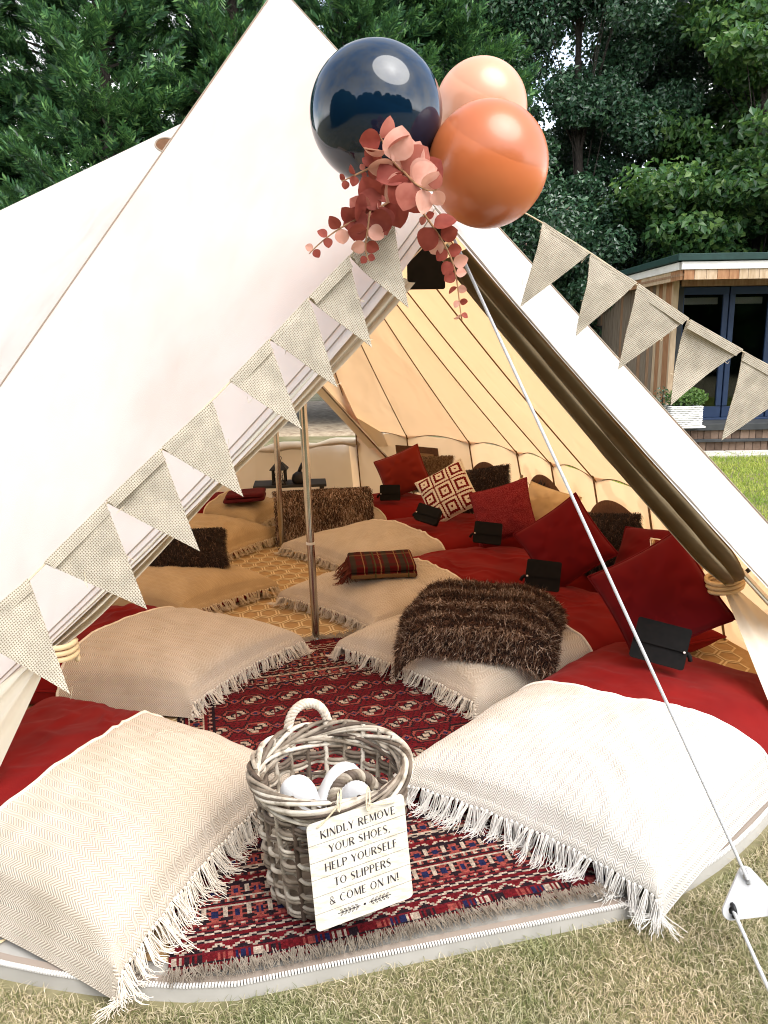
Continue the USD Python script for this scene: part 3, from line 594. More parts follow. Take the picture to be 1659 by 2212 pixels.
# hexagon-patterned carpet over the groundsheet
mat = thing('carpet', 'tan carpet with pale honeycomb pattern covering the tent floor', 'carpet', W(-.9, 0, .012))
pm = ctr + (per - ctr) * .975
cc = np.stack([Wm(*(ctr + (pm - ctr) * f).T, .0125) for f in (0.001, .5, 1.)], 0); cc = np.concatenate([cc, cc[:, :1]], 1)
part(mat, 'pile', grid(cc), mat_tan)
from shapely.geometry import Polygon, Point
area = Polygon(pm)
HV, HF, o = [], [], 0
hx = np.array([(math.cos(a_), math.sin(a_)) for a_ in np.arange(6) * math.pi / 3])
A, Bq = .074, .058   # hexagon half length, half width
rowh = Bq * 1.732
for i in range(-40, 30):
    for j in range(-34, 35):
        c = np.array([i * A * 1.5, j * rowh + (i % 2) * rowh / 2])
        if not area.contains(Point(c)) or not area.contains(Point(c + .06)) or not area.contains(Point(c - .06)): continue
        pts = hx * np.array([A, Bq])
        for f0, f1 in ((.93, .76),):
            V = np.concatenate([c + pts * f0, c + pts * f1]); HV.append(Wm(V[:, 0], V[:, 1], .0155))
            q = np.arange(6); q2 = (q + 1) % 6
            HF.append(np.concatenate([np.stack([q, q2, q2 + 6], -1), np.stack([q, q2 + 6, q + 6], -1)]) + o); o += 12
hp = part(mat, 'hexagon_line', (np.vstack(HV), np.vstack(HF)), mat_line); meta(stage.GetPrimAtPath(hp.path), kind='stuff')

# guy rope and its three-cornered tensioner
plate_c = np.array([0.875, 1.62, .165])
guy = thing('guy_rope', 'white cord running from the doorway peak to the ground at right', 'guy rope', DA)
pt_top = plate_c + np.array([-.005, .01, .045])
part(guy, 'rope', tubes(np.linspace(DA + aF * .03, pt_top, 20), .0043, 7), white_cord, smooth=True)
tri = np.array([(-.054, -.022), (.060, -.026), (.0, .052)])
pex, pez = unit(np.array([.95, .12, .05])), unit(np.array([-.05, .45, .9])); pey = np.cross(pez, pex)
poly = Polygon(tri).buffer(.02, 5)
for hc in tri: poly = poly.difference(Point(hc * .93).buffer(.009, 5))
mesh_ = trimesh.creation.extrude_polygon(poly, .006, engine='earcut')
pv_ = np.array(mesh_.vertices); pv_ = plate_c + pv_[:, :1] * pex + pv_[:, 1:2] * pez + pv_[:, 2:3] * pey
part(guy, 'tensioner', (pv_, mesh_.faces), ALU)
corner = lambda k: plate_c + tri[k][0] * .93 * pex + tri[k][1] * .93 * pez
peg = np.array([0.845, 1.14, -.01])
part(guy, 'lower_rope', tubes(np.linspace(corner(0) + [0, -.008, .004], peg, 14), .0043, 7), white_cord, smooth=True)
part(guy, 'lower_rope', tubes(np.linspace(corner(1) + [0, -.008, .004], peg + [.02, 0, 0], 14), .0043, 7), white_cord, smooth=True)
for k in range(3):
    th = np.linspace(0, 2 * np.pi, 14); part(guy, 'knot', tubes(corner(k) + np.cos(th)[:, None] * pez * .014 + np.sin(th)[:, None] * pey * .010 + pex * .002, .0055, 6), white_cord if k else black_plastic, smooth=True)

# ---------------------------------------------------------------- rug
def build_rug():
    L, Wd, cs = 2.02, 1.30, .0062
    nu, nv = int(L / cs), int(Wd / cs)
    U, V = np.meshgrid((np.arange(nu) + .5) * cs, (np.arange(nv) + .5) * cs, indexing='ij')   # U from the front end inwards
    r_ = np.random.default_rng(11)
    C = dict(red=(.20, .014, .016), dark=(.014, .007, .010), navy=(.010, .012, .045), pale=(.58, .48, .38), pink=(.42, .10, .075), deep=(.10, .008, .012))
    C['red'], C['pink'], C['pale'] = (.10, .005, .008), (.22, .045, .036), (.34, .27, .21)
    C = {k: np.array(v) for k, v in C.items()}
    col = np.broadcast_to(C['red'], U.shape + (3,)).copy()
    def put(m, k): col[m] = C[k]
    dU = np.minimum(U, L - U); dV = np.minimum(V, Wd - V)
    # field: rows of guls
    px, py = .155, .125
    row = np.floor(U / py); x = (V + (row % 2) * px / 2) % px - px / 2; y = U % py - py / 2
    hexd = np.maximum(np.abs(y) / .046, (np.abs(x) + .45 * np.abs(y)) / .060)
    put((hexd < 1.12), 'dark'); put(hexd < .98, 'pink'); put(hexd < .80, 'dark')
    q = (np.sign(x * y) > 0); put((hexd < .68) & q, 'pale'); put((hexd < .68) & ~q, 'red'); put(hexd < .40, 'dark'); put(hexd < .24, 'pale')
    x2 = (V + ((row + 1) % 2) * px / 2) % px - px / 2
    dia = np.abs(x2) / .036 + np.abs(y) / .030
    put((dia < 1.0), 'dark'); put(dia < .72, 'pink'); put(dia < .36, 'navy')
    line = (np.abs(np.abs(y) - py / 2) < .0035) | (np.abs(np.abs(x2) - px / 2 + .0) < .003); put(line, 'deep')
    put((hexd > 1.12) & (dia > 1.0) & ~line & (((V * 160).astype(int) + (U * 160).astype(int) * 3) % 7 == 0), 'dark')
    def stripes(d, along, start, bands):
        for w, kind in bands:
            m = (d >= start) & (d < start + w); t = (d - start) / w
            if kind in C: put(m, kind)
            elif kind == 'zig':
                put(m, 'red'); z = np.abs((along / .030) % 2 - 1); put(m & (np.abs(t - z) < .20), 'pale'); put(m & (t < z - .3), 'dark')
            elif kind == 'cren':
                put(m, 'dark'); sq = ((along / .022).astype(int) % 2); put(m & (np.abs(t - .3 - .4 * sq) < .16), 'pale'); put(m & ((along / .022) % 1 < .16) & (t > .3) & (t < .7), 'pale')
            elif kind == 'block':
                b_ = (along / .040).astype(int); pick = (b_ * 7919 % 5); put(m, 'red'); inner = (t > .15) & (t < .85) & ((along / .0035).astype(int) % 3 > 0)
                for kk, nm in enumerate(('pale', 'navy', 'pink', 'red', 'dark')): put(m & inner & (pick == kk), nm)
            elif kind == 'tree':
                put(m, 'pink'); a_ = (along / .058) % 1 - .5; put(m & (np.abs(a_) < .30 * np.abs(np.sin(t * 9.4)) + .03), 'dark'); put(m & (np.abs(a_) < .10) & (t > .3), 'pale'); put(m & (np.abs(np.abs(a_) - .42) < .07) & (np.abs(t - .5) < .2), 'navy')
            elif kind == 'diam':
                put(m, 'dark'); a_ = np.abs((along / .034) % 1 - .5) * 2; put(m & (a_ + np.abs(t - .5) * 2 < .95), 'pink'); put(m & (a_ + np.abs(t - .5) * 2 < .55), 'pale'); put(m & (a_ + np.abs(t - .5) * 2 < .25), 'red')
            start += w
        return start
    side = [(.010, 'dark'), (.020, 'cren'), (.012, 'red'), (.006, 'pale'), (.052, 'tree'), (.006, 'pale'), (.012, 'red'), (.022, 'diam'), (.010, 'dark')]
    end = [(.024, 'block'), (.005, 'dark'), (.028, 'block'), (.008, 'deep'), (.020, 'zig'), (.006, 'deep'), (.016, 'cren'), (.008, 'red'), (.016, 'cren'), (.006, 'deep'), (.014, 'diam'), (.006, 'deep'), (.055, 'tree'), (.006, 'pale'), (.008, 'red'), (.018, 'diam'), (.004, 'pale'), (.045, 'tree'), (.008, 'dark'), (.018, 'zig'), (.008, 'red'), (.018, 'diam'), (.008, 'dark'), (.014, 'cren'), (.006, 'pale'), (.045, 'tree'), (.006, 'deep'), (.016, 'zig'), (.010, 'dark')]
    stripes(dV, U, 0, side)
    endw = sum(w for w, _ in end)
    hold = col.copy(); stripes(dU, V, 0, end)
    keepside = (dU > endw); col[keepside] = hold[keepside]
    col *= r_.uniform(.65, 1.25, U.shape + (1,))
    P = np.zeros((nu + 1, nv + 1, 3))
    uu, vv = np.meshgrid(np.linspace(0, L, nu + 1), np.linspace(0, Wd, nv + 1), indexing='ij')
    s = 2.07 - uu + .012 * np.sin(vv * 5); t = -.68 + vv
    z = .022 + .006 * fn(np.stack([uu, vv, 0 * uu], -1), 5, 2)
    P = Wm(s, t, z)
    v, f = grid(P)
    fc = np.repeat(col.reshape(-1, 3), 2, axis=0)
    return v, f, fc, P
rugT = thing('rug', 'dark red patterned woollen rug lying in the tent doorway under the basket', 'rug', W(1.06, 0, .02))
v, f, fc, RP = build_rug()
part(rugT, 'weave', (v, f), rug_m, facecol=fc)
def threads(starts, dirs, length, droop, n_per, r_, seed, wob=.25, m=6, spread=.006, floor=None):
    """tassel threads from start points along dirs, sinking as they go"""
    rr = np.random.default_rng(seed)
    S = np.repeat(starts, n_per, 0); D = np.repeat(dirs, n_per, 0); n = len(S)
    S = S + rr.normal(0, spread, (n, 3)) * [1, 1, .4]
    D = unit(D + np.repeat(rr.normal(0, wob, (len(starts), 3)), n_per, 0) * [1, 1, .5] + rr.normal(0, wob * .4, (n, 3))); ln = length * rr.uniform(.75, 1.12, n)
    q = np.linspace(0, 1, m)
    P = S[:, None] + D[:, None] * (ln[:, None] * q)[..., None]
    P[..., 2] -= droop * ln[:, None] * q ** 1.5
    P += (rr.normal(0, .09, (n, m, 3)) * (ln[:, None, None] * .35) * q[None, :, None] ** 1.2)
    if floor is not None: P[..., 2] = np.maximum(P[..., 2], floor + rr.uniform(0, .012, (n, 1)))
    return tubes(P, r_ * (1 - .45 * q)[None], 3)
e = RP[0]; k = np.linspace(0, len(e) - 1, 260).astype(int)
fr1 = threads(e[k] + [0, 0, -.004], np.repeat((aF * 1.0)[None], len(k), 0), .042, .1, 4, .0015, 21, wob=.22, floor=.034)
part(rugT, 'fringe', fr1, rug_fringe_m)
e = RP[-1]
part(rugT, 'fringe', threads(e[k], np.repeat((-aF)[None], len(k), 0), .05, .1, 4, .0022, 22, wob=.4, floor=.018), rug_fringe_m)

# ---------------------------------------------------------------- floor cushions with fringed throws
def cushion_top(C4, h, seed, lump=.062):
    A, B, C, D = [np.array([p[0], p[1], 0.0]) for p in C4]   # A,B: the edge towards the aisle; D,C: the edge towards the wall
    ab, ad = unit(B - A), unit(D - A)
    def f(u, v):
        u, v = np.broadcast_arrays(u, v)
        uc, vc = np.clip(u, 0, 1), np.clip(v, 0, 1)
        x, y = np.abs(2 * uc - 1), np.abs(2 * vc - 1)
        # edges bow inward a little between the corners
        bow = .035
        uu = uc + bow * (1 - y ** 2) * (1 - 2 * uc) * x ** 3; vv = vc + bow * (1 - x ** 2) * (1 - 2 * vc) * y ** 3
        P = ((1 - uu) * (1 - vv))[..., None] * A + ((1 - uu) * vv)[..., None] * B + (uu * vv)[..., None] * C + (uu * (1 - vv))[..., None] * D
        g = np.sqrt(np.clip(1 - x ** 2.6, 0, 1)) * np.sqrt(np.clip(1 - y ** 2.6, 0, 1))
        g = g ** .9
        z = h * (.37 + .63 * g)
        q = P * 1.0
        z = z + lump * g * (fn(q, 2.4, seed) + .35 * fn(q, 7, seed + 1))
        return P, z, g
    return f
def fold_lines(P, seed, amp):
    d = np.array([math.cos(seed * 1.7), math.sin(seed * 1.7), 0])
    c = P @ d; w = fn(P, 3.5, seed + 9) * .5
    return amp * ((np.abs(np.sin((c + w) * 18)) ** 6) * np.clip(fn(P, 2.0, seed + 5) * 3 + .25, 0, 1) + .5 * (np.abs(np.sin((c * .6 + w * 2.0) * 31)) ** 4) * np.clip(fn(P, 3.0, seed + 8) * 4, 0, 1))
def floor_cushion(C4, h, seed, label, mat, group=None, folds=.017):
    f = cushion_top(C4, h, seed)
    u, v = np.meshgrid(np.linspace(0, 1, 110), np.linspace(0, 1, 90), indexing='ij')
    P, z, g = f(u, v)
    cover = lambda P, z, g: z + g * fold_lines(P, seed, folds) + .012
    f.cover = cover
    Pt = P.copy(); Pt[..., 2] = cover(P, z, g)
    Pb = P.copy(); Pb[..., 2] = h * .37 * (1 - np.clip(g * 1.8, 0, 1)) ** 1.6 + .016
    top_, bot = grid(Pt), grid(Pb)
    base = P.reshape(-1, 3).mean(0); base[2] = .015
    t = thing('floor_cushion', label, 'floor cushion', base, group)
    part(t, 'cover', join([top_, (bot[0], bot[1][:, ::-1])]), mat, smooth=True)
    # piped seam round the edge
    edge = np.concatenate([Pt[:, 0], Pt[-1, 1:], Pt[::-1, -1][1:], Pt[0, ::-1][1:]])
    part(t, 'seam', tubes(edge - [0, 0, .004], .006, 6), mat, smooth=True)
    return f
def throw(f, h, u1, v0, v1, seed, label, mat, tmat, flen=.10, nt=46, back_skew=0.0, drop=.05, sides=True, per=7, th=.0032):
    """a throw laid over the aisle end of a floor cushion, fringed along the aisle edge"""
    nu, nv = 60, 60
    V = np.linspace(v0, v1, nv)[None]; q = np.linspace(0, 1, nu)[:, None]
    uend = u1 + back_skew * (V - .5) + .03 * fn(np.stack([V * 3, 0 * V, 0 * V], -1), 1.0, seed)
    U = q * uend
    P, z, g = f(U, V)
    n0 = np.array([0, 0, 1.])
    Pt = P.copy(); Pt[..., 2] = f.cover(P, z, g) + .011 + .003 * fn(P, 12, seed) + .45 * g * fold_lines(P, seed + 2, .012)
    # drape over the aisle edge and the sides
    out_u = unit(P[0] - P[3])
    rows = []
    for a_, dz in ((.008, .006), (.014, .014), (.017, .022), (.018, .030)):
        r0 = Pt[0] + out_u * a_; r0 = r0.copy(); r0[:, 2] = np.maximum(Pt[0, :, 2] - dz, .030) + .003 * np.sin(np.arange(nv) * .9 + seed)
        rows.insert(0, r0)
    G = np.concatenate([np.stack(rows), Pt], 0)
    if sides:
        for sgn in (0, -1):
            edge = G[:, sgn]; inn = G[:, 3 if sgn == 0 else -4]; ou = unit((edge - inn) * [1, 1, 0])
            ext = []
            for a_, dz in ((.010, .014), (.018, .05), (.022, .11), (.024, .2)):
                e_ = edge + ou * a_; e_ = e_.copy(); e_[:, 2] = np.maximum(edge[:, 2] - dz, .028); ext.append(e_)
            ext = np.stack(ext, 1)
            G = np.concatenate([ext[:, ::-1], G], 1) if sgn == 0 else np.concatenate([G, ext], 1)
    uvu = np.r_[0, np.cumsum(np.linalg.norm(np.diff(G[:, G.shape[1] // 2], axis=0), axis=1))]; uvv = np.r_[0, np.cumsum(np.linalg.norm(np.diff(G[G.shape[0] // 2], axis=0), axis=1))]
    uv = np.stack(np.meshgrid(uvv, uvu, indexing='xy')[::1], -1)
    vv_, ff_ = grid(G)
    # a second skin underneath gives the cloth its thickness
    nrm = normals(vv_, ff_); sgn = np.sign(nrm[:, 2].mean()) or 1
    t = thing('throw', label, 'throw', [*G.reshape(-1, 3).mean(0)[:2], .03])
    part(t, 'cloth', (vv_, ff_), mat, smooth=True, uv=uv.reshape(-1, 2))
    back = G[-1]
    part(t, 'hem', tubes(back, .006, 6), tmat, smooth=True)
    edge = G[0]; L = np.r_[0, np.cumsum(np.linalg.norm(np.diff(edge, axis=0), axis=1))]
    nt = max(8, int(L[-1] / .017)); s = np.linspace(0, L[-1], nt)
    st_ = np.stack([np.interp(s, L, edge[:, k]) for k in range(3)], -1)
    on = np.stack([np.interp(np.linspace(0, nv - 1, nt), np.arange(nv), out_u[:, k]) for k in range(3)], -1)
    m1 = threads(st_, on * .38 + [0, 0, -.8], flen, .25, int(per * 1.5), th * .40, seed, wob=.26, spread=.0045, floor=.026)
    kn = join([ball(p + [0, 0, -.003], (.0052, .0052, .006), 1) for p in st_])
    part(t, 'fringe', join([m1, kn]), tmat, smooth=True)
    return G

H = .215
seats = [
    # corners A,B (aisle) C,D (wall), throw depth, v0,v1, skew
    ('r1', [(.03, 2.30), (.70, 1.745), (1.80, 2.72), (1.06, 3.38)], .47, .0, 1., .10),
    ('r2', [(-.22, 3.45), (.36, 2.85), (1.62, 3.45), (.98, 4.18)], .45, .0, 1., .0),
    ('r3', [(-.60, 4.22), (-.06, 3.70), (1.52, 4.30), (.88, 5.10)], .36, .0, 1., -.0),
    ('r4', [(-.72, 5.32), (-.16, 4.62), (1.36, 5.24), (.72, 6.05)], .38, .0, 1., .0),
    ('r5', [(-.86, 6.2), (-.30, 5.60), (.72, 6.05), (.25, 6.95)], .33, .0, 1., .0),
    ('l0', [(-.33, 2.33), (-.64, 1.515), (-1.62, 1.98), (-1.36, 2.90)], .48, .0, 1., .08),
    ('l1', [(-.42, 3.52), (-.80, 2.88), (-1.75, 2.98), (-1.64, 3.92)], .55, .0, 1., .10),
    ('l2', [(-.66, 4.42), (-1.10, 3.92), (-2.0, 4.15), (-1.75, 5.05)], .62, .0, 1., .0),
    ('l3', [(-.80, 5.66), (-1.16, 5.02), (-2.15, 5.25), (-1.9, 6.2)], .62, .0, 1., .0),
    ('l4', [(-.84, 6.55), (-1.02, 5.92), (-1.95, 6.3), (-1.72, 6.95)], .5, .0, 1., .0),
]
cl_lab = {'r1': 'big red floor cushion under the white fringed throw at front right', 'r2': 'red floor cushion beneath the striped fur blanket and its cream throw', 'r3': 'red floor cushion behind the folded tartan blanket',
          'r4': 'red floor cushion below the diamond-patterned cushion', 'r5': 'rearmost red floor cushion, behind the hanging fur rug', 'l0': 'red floor cushion showing a triangle behind the nearest left throw',
          'l1': 'red floor cushion under the cream throw beside the left door tie', 'l2': 'red floor cushion under the tan throw with a dark fur cushion on it', 'l3': 'red floor cushion under the second tan throw from the back on the left', 'l4': 'red floor cushion at back left under a folded maroon blanket'}
th_lab = {'r1': 'white herringbone throw with long fringe at front right', 'r2': 'cream fringed throw beneath the striped fur blanket', 'r3': 'cream herringbone throw under the folded tartan blanket', 'r4': 'cream throw right behind the near steel pole',
          'r5': 'small cream throw showing at the back beside the hanging fur rug', 'l0': 'cream herringbone throw at front left with fringe reaching the grass', 'l1': 'plump cream throw next to the tied left door flap', 'l2': 'tan fringed throw with a dark fur cushion on it', 'l3': 'tan fringed throw second from the back on the left', 'l4': 'tan throw at back left under the folded maroon blanket'}
for k, (nm, C4, u1, v0, v1, sk) in enumerate(seats):
    hh = H + .01 if nm not in ('r1', 'l0', 'l1', 'r2') else .245
    f = floor_cushion(C4, hh, 3 * k + 2, cl_lab[nm], red)
    big = nm in ('r1', 'l0')
    tm, tt = {'r1': (white_throw, white_thread), 'l2': (tan_throw, tan_thread), 'l3': (tan_throw, tan_thread), 'l4': (tan_throw, tan_thread)}.get(nm, (cream_throw, cream_thread))
    throw(f, hh, u1, v0, v1, 5 * k + 1, th_lab[nm], tm, tt, flen=.115 if big else .07, back_skew=sk, per=9 if big else 6, drop=.055 if big else .04, th=.0036 if big else .0032)

# ---------------------------------------------------------------- scatter cushions
def basis(yaw, tilt, spin):
    """front normal faces the camera side turned by yaw, tilted back; spin turns it in its own plane"""
    n = np.array([math.sin(yaw) * math.cos(tilt), -math.cos(yaw) * math.cos(tilt), math.sin(tilt)])
    x = unit(np.cross(n, [0, 0, 1.])) * -1; x = unit(np.cross([0, 0, 1.], n)); y = np.cross(n, x)
    c, s = math.cos(spin), math.sin(spin)
    return c * x + s * y, -s * x + c * y, n
def pillow_pts(w, h, th, n=34, pinch=.07, seed=0, lump=.02):
    u, v = np.meshgrid(np.linspace(-1, 1, n), np.linspace(-1, 1, n), indexing='ij')
    x = u * (1 - pinch * (1 - v ** 2) * np.abs(u) ** 2); y = v * (1 - pinch * (1 - u ** 2) * np.abs(v) ** 2)
    g = np.sqrt(np.clip((1 - u ** 2) * (1 - v ** 2), 0, 1)) ** .85
    P = np.stack([x * w / 2, y * h / 2, 0 * x], -1)
    l1 = fn(P, 9, seed) * lump; l2 = fn(P + 7, 9, seed) * lump
    rad = np.sin(np.arctan2(y, x) * 9 + seed) * .006 * (np.hypot(u, v) > .5)
    Fp, Bp = P.copy(), P.copy()
    Fp[..., 2] = th / 2 * g + (l1 + rad) * g; Bp[..., 2] = -th / 2 * g + l2 * g
    return Fp, Bp
def scatter_cushion(name, label, cat, c, w, h, th, yaw, tilt, spin, mat, seed, piping=True, colfn=None, group=None):
    ex, ey, ez = basis(yaw, tilt, spin); B = np.array([ex, ey, ez]); c = np.asarray(c, float)
    n = 34 if colfn is None else 110
    Fp, Bp = pillow_pts(w, h, th, n, seed=seed)
    a_, b_ = grid(Fp @ B + c), grid(Bp @ B + c)
    low = min(a_[0][:, 2].min(), b_[0][:, 2].min())
    t = thing(name, label, cat, [c[0], c[1], low], group)
    m = join([a_, (b_[0], b_[1][:, ::-1])])
    if colfn is None: part(t, 'cover', m, mat, smooth=True)
    else:
        fcs = []
        for G in (Fp, Bp):
            v_, f_ = grid(G); cen = v_[f_].mean(1); fcs.append(colfn(cen[:, 0] / w, cen[:, 1] / h))
        part(t, 'cover', m, mat, smooth=True, facecol=np.concatenate(fcs))
    if piping:
        E_ = np.concatenate([Fp[:, 0], Fp[-1, 1:], Fp[::-1, -1][1:], Fp[0, ::-1][1:]]) @ B + c
        part(t, 'piping', tubes(E_, .0055, 6), mat if colfn is None else cream_thread, smooth=True)
    return t, (Fp, Bp, B, c)
def hairs(P, Nn, flow, length, r_, n, seed, wid=.0022, m=3, curl=.35):
    """tapering strands on points P with normals Nn, combed along flow"""
    rr = np.random.default_rng(seed); ln = length * rr.uniform(.55, 1.2, n)
    d0 = unit(Nn + rr.normal(0, curl, (n, 3))); d1 = unit(d0 * .45 + flow + rr.normal(0, curl, (n, 3)) * .8)
    mid = P + d0 * (ln * .45)[:, None]; tip = mid + d1 * (ln * .65)[:, None]
    s = unit(np.cross(d1, Nn + 1e-3)) * wid * .5
    V = np.stack([P - s, P + s, mid + s * .8, mid - s * .8, tip], 1).reshape(-1, 3); i = np.arange(n) * 5
    return V, np.concatenate([np.stack([i, i + 1, i + 2], -1), np.stack([i, i + 2, i + 3], -1), np.stack([i + 3, i + 2, i + 4], -1)])
def sample(v, f, n, seed, up_only=None):
    rr = np.random.default_rng(seed)
    cr = np.cross(v[f[:, 1]] - v[f[:, 0]], v[f[:, 2]] - v[f[:, 0]]); ar = np.linalg.norm(cr, axis=1); nn = cr / np.maximum(ar, 1e-12)[:, None]
    k = rr.choice(len(f), n, p=ar / ar.sum()); a_, b_ = rr.random(n), rr.random(n); fl = a_ + b_ > 1; a_[fl], b_[fl] = 1 - a_[fl], 1 - b_[fl]
    P = v[f[k, 0]] + (v[f[k, 1]] - v[f[k, 0]]) * a_[:, None] + (v[f[k, 2]] - v[f[k, 0]]) * b_[:, None]
    return P, nn[k]
def fur_on(t, v, f, n, length, mat, seed, flow=(0, 0, -1.0), wid=.0022, name='pile'):
    cen = v.mean(0); P, Nn = sample(v, f, n, seed)
    p_ = part(t, name, hairs(P, Nn, np.asarray(flow, float), length, 0, n, seed + 1, wid), mat, isl=5)
    return p_
def fur_cushion(label, c, w, h, th, yaw, tilt, spin, mat, basem, seed, n=9000, length=.035, wid=.0032):
    t, (Fp, Bp, B, c_) = scatter_cushion('fur_cushion', label, 'cushion', c, w, h, th, yaw, tilt, spin, basem, seed, piping=False)
    v, f = grid(Fp @ B + c_); v2, f2 = grid(Bp @ B + c_)
    vv_, ff_ = join([(v, f[:, ::1]), (v2, f2[:, ::-1])])
    n0 = normals(v, f).mean(0) @ B[2]
    if n0 < 0: ff_ = ff_[:, ::-1]
    fur_on(t, vv_, ff_, n, length, mat, seed, wid=wid)
def diamonds(x, y):
    """white ground with nested dark red squares in a lattice"""
    u, v = (x + .5) * 3.0, (y + .5) * 3.0
    a_, b_ = np.abs(u % 1 - .5), np.abs(v % 1 - .5); d = np.maximum(a_, b_)
    jag = .018 * np.sign(np.sin((x + y) * 130)) 
    d = d + jag * 0.6
    redm = (d > .455) | ((d > .20) & (d < .33)) | (d < .055)
    out = np.where(redm[:, None], np.array([.16, .010, .012]), np.array([.74, .68, .57])); return out
R45 = math.radians(45)
yawR = math.radians(-38)     # cushions along the right wall face the aisle
S = scatter_cushion
S('cushion', 'large plain red cushion nearest the tied right door flap', 'cushion', (1.12, 3.0, .46), .42, .42, .18, math.radians(-28), .45, math.radians(36), red_deep, 1)
S('cushion', 'red cushion standing on its corner, crossed by the white guy rope', 'cushion', (.955, 3.95, .435), .40, .40, .16, math.radians(-26), .42, math.radians(40), red_deep, 2)
S('cushion', 'marled dark red knitted cushion left of the black succulent', 'cushion', (.78, 4.92, .395), .40, .37, .15, math.radians(-26), .40, math.radians(20), marl, 3)
S('cushion', 'white and dark red diamond-patterned cushion on its corner', 'cushion', (.46, 5.42, .43), .38, .38, .14, math.radians(-25), .45, math.radians(33), cloth_print, 4, colfn=diamonds)
S('cushion', 'rust red cushion farthest back by the wall', 'cushion', (.16, 6.32, .43), .40, .36, .14, math.radians(-15), .32, math.radians(24), rust, 5)
S('cushion', 'red cushion lying flat against the right wall behind the largest red one', 'cushion', (1.40, 3.85, .36), .44, .40, .15, math.radians(-50), .75, math.radians(8), red_deep, 6)
S('cushion', 'plain tan cushion below the black succulent', 'cushion', (1.09, 5.05, .37), .40, .32, .14, math.radians(-40), .5, math.radians(-10), tan_cloth, 7)
def tartan_tan(x, y):
    s = np.zeros((len(x), 3)) + [.34, .18, .07]
    s[np.abs((x * 4) % 1 - .5) < .12] = [.16, .03, .02]; s[np.abs((x * 4) % 1 - .2) < .05] = [.7, .55, .3]; s[np.abs((y * 4) % 1 - .5) < .1] *= .6; return s
S('cushion', 'small tan checked cushion peeking over the largest red cushion', 'cushion', (1.40, 3.55, .44), .26, .22, .10, math.radians(-35), .4, math.radians(4), cloth_print, 8, colfn=tartan_tan)
fur_cushion('dark brown fur cushion behind the diamond-patterned cushion', (.78, 5.85, .37), .42, .34, .15, math.radians(-25), .4, math.radians(12), fur_dark, fur_base, 11)
fur_cushion('tan fur cushion behind the rust red cushion', (.40, 6.62, .37), .42, .30, .14, math.radians(-15), .35, math.radians(3), fur_tan, fur_base_tan, 12)
fur_cushion('dark fur cushion tucked behind the red cushion under the guy rope', (1.27, 4.24, .35), .36, .36, .16, math.radians(-35), .3, math.radians(5), fur_dark, fur_base, 13)
fur_cushion('dark fur cushion lying on the tan throw at left', (-1.22, 4.42, .30), .56, .30, .16, math.radians(10), 1.05, math.radians(3), fur_dark, fur_base, 14, n=16000)

# small black clutch bags leaning on the cushions, each with a strap and stud
def bag(label, c, w, h, yaw, tilt, spin, strap=1):
    ex, ey, ez = basis(yaw, tilt, spin); c = np.asarray(c, float)
    t = thing('black_bag', label, 'bag', c - ey * h / 2)
    o = Polygon([(-w / 2, -h / 2), (w / 2, -h / 2), (w / 2 * .98, h / 2), (-w / 2 * .96, h / 2)]).buffer(-.012).buffer(.012, 4)
    m = trimesh.creation.extrude_polygon(o, .045, engine='earcut'); v = np.array(m.vertices); v[:, 2] -= .0225
    put = lambda v: c + v[:, :1] * ex + v[:, 1:2] * ey + v[:, 2:3] * ez
    part(t, 'body', (put(v), m.faces), black_cloth)
    o2 = Polygon([(-w / 2 * .97, -.01), (w / 2 * .97, -.01), (w / 2 * .99, h / 2 + .002), (-w / 2 * .97, h / 2 + .002)]).buffer(-.01).buffer(.01, 4)
    m = trimesh.creation.extrude_polygon(o2, .006, engine='earcut'); v = np.array(m.vertices); v[:, 2] += .0235
    part(t, 'flap', (put(v), m.faces), black_cloth)
    b_ = ball((0, 0, 0), .005, 1); part(t, 'stud', (put(b_[0] + [strap * w * .44, -.01, .031]), b_[1]), teeth_m)
    q = np.linspace(0, 1, 8)[:, None]
    sp = np.concatenate([strap * (w / 2 + .05 * np.sin(q * np.pi)), h * (.1 - .55 * q), -.03 - .03 * q], 1)
    part(t, 'tab', tubes(put(np.array([[strap * w * .5, -.01, .0], [strap * (w * .5 + .012), -.02, -.004], [strap * (w * .5 + .018), -.035, -.01]])), .009, 6), black_cloth, smooth=True)
bag('black bag on the red floor cushion in front of the largest red cushion', (1.04, 2.74, .365), .20, .155, math.radians(-18), .35, math.radians(-10))
bag('black bag leaning on the red cushion that the guy rope crosses', (.775, 3.62, .365), .17, .145, math.radians(-10), .3, math.radians(-5), -1)
bag('black bag in front of the marled dark red knitted cushion', (.64, 4.62, .33), .175, .13, math.radians(-10), .35, math.radians(-5), -1)
bag('black bag at the foot of the diamond-patterned cushion', (.30, 5.12, .34), .17, .115, math.radians(-20), .5, math.radians(-14), -1)
bag('black bag in front of the rust red cushion', (.05, 6.02, .32), .165, .12, math.radians(0), .3, math.radians(0), -1)

